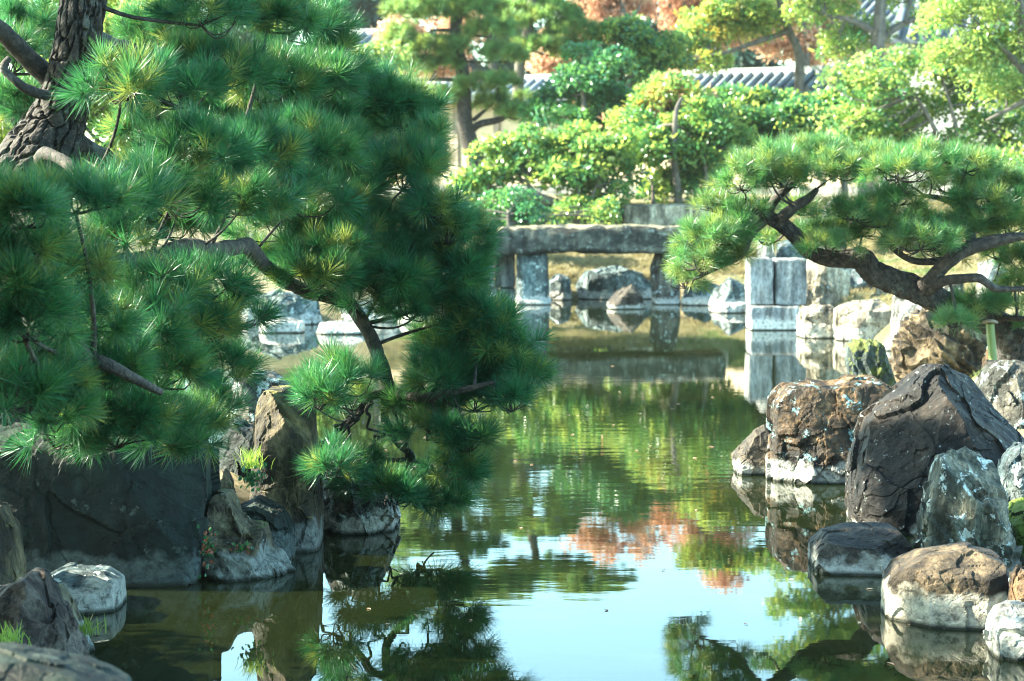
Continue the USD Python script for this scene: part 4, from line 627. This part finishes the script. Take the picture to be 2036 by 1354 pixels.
maple('bare looking pale maple between the two background pines', 860, 140, 40, 90, 70, 125, ('leaf_peach', 'leaf_orange'))
# distant dark trees
for k, (x, top, w, lab) in enumerate([(300,-160,170,'behind the large pine at far left'),(560,-120,160,'behind the large pine, second from the left'),(980,-60,150,'behind the dark trunked background pine'),(1290,-110,120,'between the two orange maples'),(1480,-60,130,'behind the light green branch'),(1180,-30,120,'behind the faded pink maple'),(1950,-200,180,'behind the upper right corner tree'),(790,-170,150,'left of the dark trunked background pine')]):
    d = 88 + 3 * (k % 3); rng = np.random.default_rng(200 + k)
    pads = [(x + rng.uniform(-.8, .8) * w * (.55 + .45 * v), top + (260 - top) * v, w * rng.uniform(.3, .45), w * rng.uniform(.2, .3)) for v in np.linspace(0, 1, 14)]
    broad('distant_tree', 'dark blue green distant tree ' + lab, [([(x, 345), (x, 100), (x, top + 60)], .3, .1)], pads, d, ['leaf_far', 'leaf_far', 'leaf_dark'], 210 + k, dens=4.5, n=30, R=.5, l=.22, w=.12)

# ------------------------------------------------------------------ small plants on the left bank
def blades(n, L, seed, w=.004):
    rng = np.random.default_rng(seed); vs, fs = [], []
    for k in range(n):
        b = np.array([*rng.normal(0, .035, 2), 0]); d = np.array([*rng.normal(0, .35, 2), 1.0]); d /= np.linalg.norm(d); l = L * rng.uniform(.5, 1.1); s = np.cross(d, rng.normal(size=3)); s *= w / 2 / np.linalg.norm(s)
        m, e = b + d * l * .55, b + d * l + np.array([d[0], d[1], -.2]) * l * .35; i = len(vs); vs += [b - s, b + s, m + s, m - s, e]; fs += [[i, i+1, i+2], [i, i+2, i+3], [i+3, i+2, i+4]]
    return np.array(vs), np.array(fs)
for x, y, d, L, lab in [(20,1285,9.2,.11,'bright grass tuft on the reddish pyramid rock at the lower left'), (165,1262,10.1,.10,'grass tuft at the water right of the reddish pyramid rock'), (500,930,12.7,.14,'small grassy plant left of the tall sunlit rock')]:
    v, f = blades(90, L, int(x)); single('grass_tuft', (v + at(x, y, d), f), M['grass_blade'], lab, 'grass')
def ivy(x, y, d, rx, ry, n, mats, label, seed):
    rng = np.random.default_rng(seed); t = thing('ivy', label, 'plant', at(x, y, d)); ms = []
    pts = [at(x + rng.normal() * rx * .5, y + rng.normal() * ry * .5, d - rng.uniform(0, .06)) for _ in range(n)]
    for k in range(max(3, n // 14)): a = pts[rng.integers(n)]; ms.append(tube([a, (a + at(x, y, d)) / 2 + rng.normal(size=3) * .02, at(x, y, d)], [.002, .002, .003], 6, 4))
    part(t, 'stem', join(ms), M['wood'])
    for m in mats:
        out = []
        for p in pts:
            if rng.random() > 1 / len(mats): continue
            v, f = leaf_shape(rng.uniform(.02, .035), rng.uniform(.014, .022)); a = rng.normal(size=3) - [0, .8, 0]; a /= np.linalg.norm(a); q = np.cross(a, [.2, .3, 1]); q /= np.linalg.norm(q); out.append((p + v @ np.stack([np.cross(q, a), q, a]), f))
        if out: part(t, 'leaves', join(out), M[m], kind='stuff')
ivy(415, 1090, 11.95, 16, 40, 110, ['leaf_red','leaf_dark','leaf_dark'], 'trailing ivy with red leaves at the right corner of the huge dark block', 1)
ivy(485, 1092, 12.05, 26, 8, 50, ['leaf_red','leaf_dark','leaf_green'], 'sprig of reddish leaves on the stepped yellowish rock', 2)
ivy(500, 955, 12.6, 26, 20, 110, ['leaf_dark','leaf_dark','leaf_green'], 'green creeper left of the tall sunlit rock', 3)

rng = np.random.default_rng(55); P = np.vstack([np.c_[rng.uniform(-2.5, 7, 5200), rng.uniform(39.6, 44, 5200)], np.c_[rng.uniform(3.5, 13, 6000), rng.uniform(19, 44, 6000)]])
q = shapely.points(P[:, 0], P[:, 1]); P = P[~shapely.contains(POND, q) & (shapely.distance(q, POND.exterior) > .3)]
P = np.c_[P, [ground_z(x, y) - .01 for x, y in P]]; x = '/World/dry_grass'; UsdGeom.Xform.Define(stage, x); BASE[x] = np.zeros(3)
tag(stage.GetPrimAtPath(x), 'short dry tan grass on the banks behind the bridge and the pier', 'grass', kind='stuff')
M['grass_dry'] = leaf('grass_dry', (0.20, 0.165, 0.075), (0.3, 0.25, 0.1), .6, .3); M['grass_soft'] = leaf('grass_soft', (0.09, 0.12, 0.035), (0.2, 0.25, 0.06), .6, .3)
scatter(x, 'blades', [(blades(26, .10, 61, .007), M['grass_dry']), (blades(26, .08, 62, .007), M['grass_soft'])], P, np.c_[rng.normal(0, .1, (len(P), 2)), np.ones(len(P))], rng.uniform(.7, 1.4, len(P)), (meshkit.noise(P * .8, 4) > .55).astype(int), rng)
out = []
for k in range(46):
    c = at(rng.uniform(700, 1700), 0, 1)[0] * 0; y = rng.uniform(9.5, 26); xx = rng.uniform(-.9, 1.7) if k % 3 else rng.choice([-1.0, 1.75]) + rng.normal() * .12
    v, f = leaf_shape(rng.uniform(.025, .05), rng.uniform(.014, .03), .15); a = rng.uniform(0, 6.28); R = np.array([[math.cos(a), math.sin(a), 0], [-math.sin(a), math.cos(a), 0], [0, 0, 1]]); out.append((v @ R + [xx, y, .004], f))
single('floating_leaves', join(out), M['leaf_peach'], 'few fallen leaves floating on the pond', 'leaves', kind='stuff')

# ------------------------------------------------------------------ thin haze
hz = usdkit.material(stage, '/World/Looks/haze_look', {'v': ('principled_volume', {'color': (0.97, 0.97, 0.90), 'density': 0.00016, 'anisotropy': 0.35})}, [], volume='v.volume')
v, f = box_mesh((-240, -130, -1.8), (240, 440, 16.0)); part('/World', 'haze', (v, f), hz, kind='stuff'); tag(stage.GetPrimAtPath('/World/haze'), 'thin sunlit haze over the garden', 'haze')
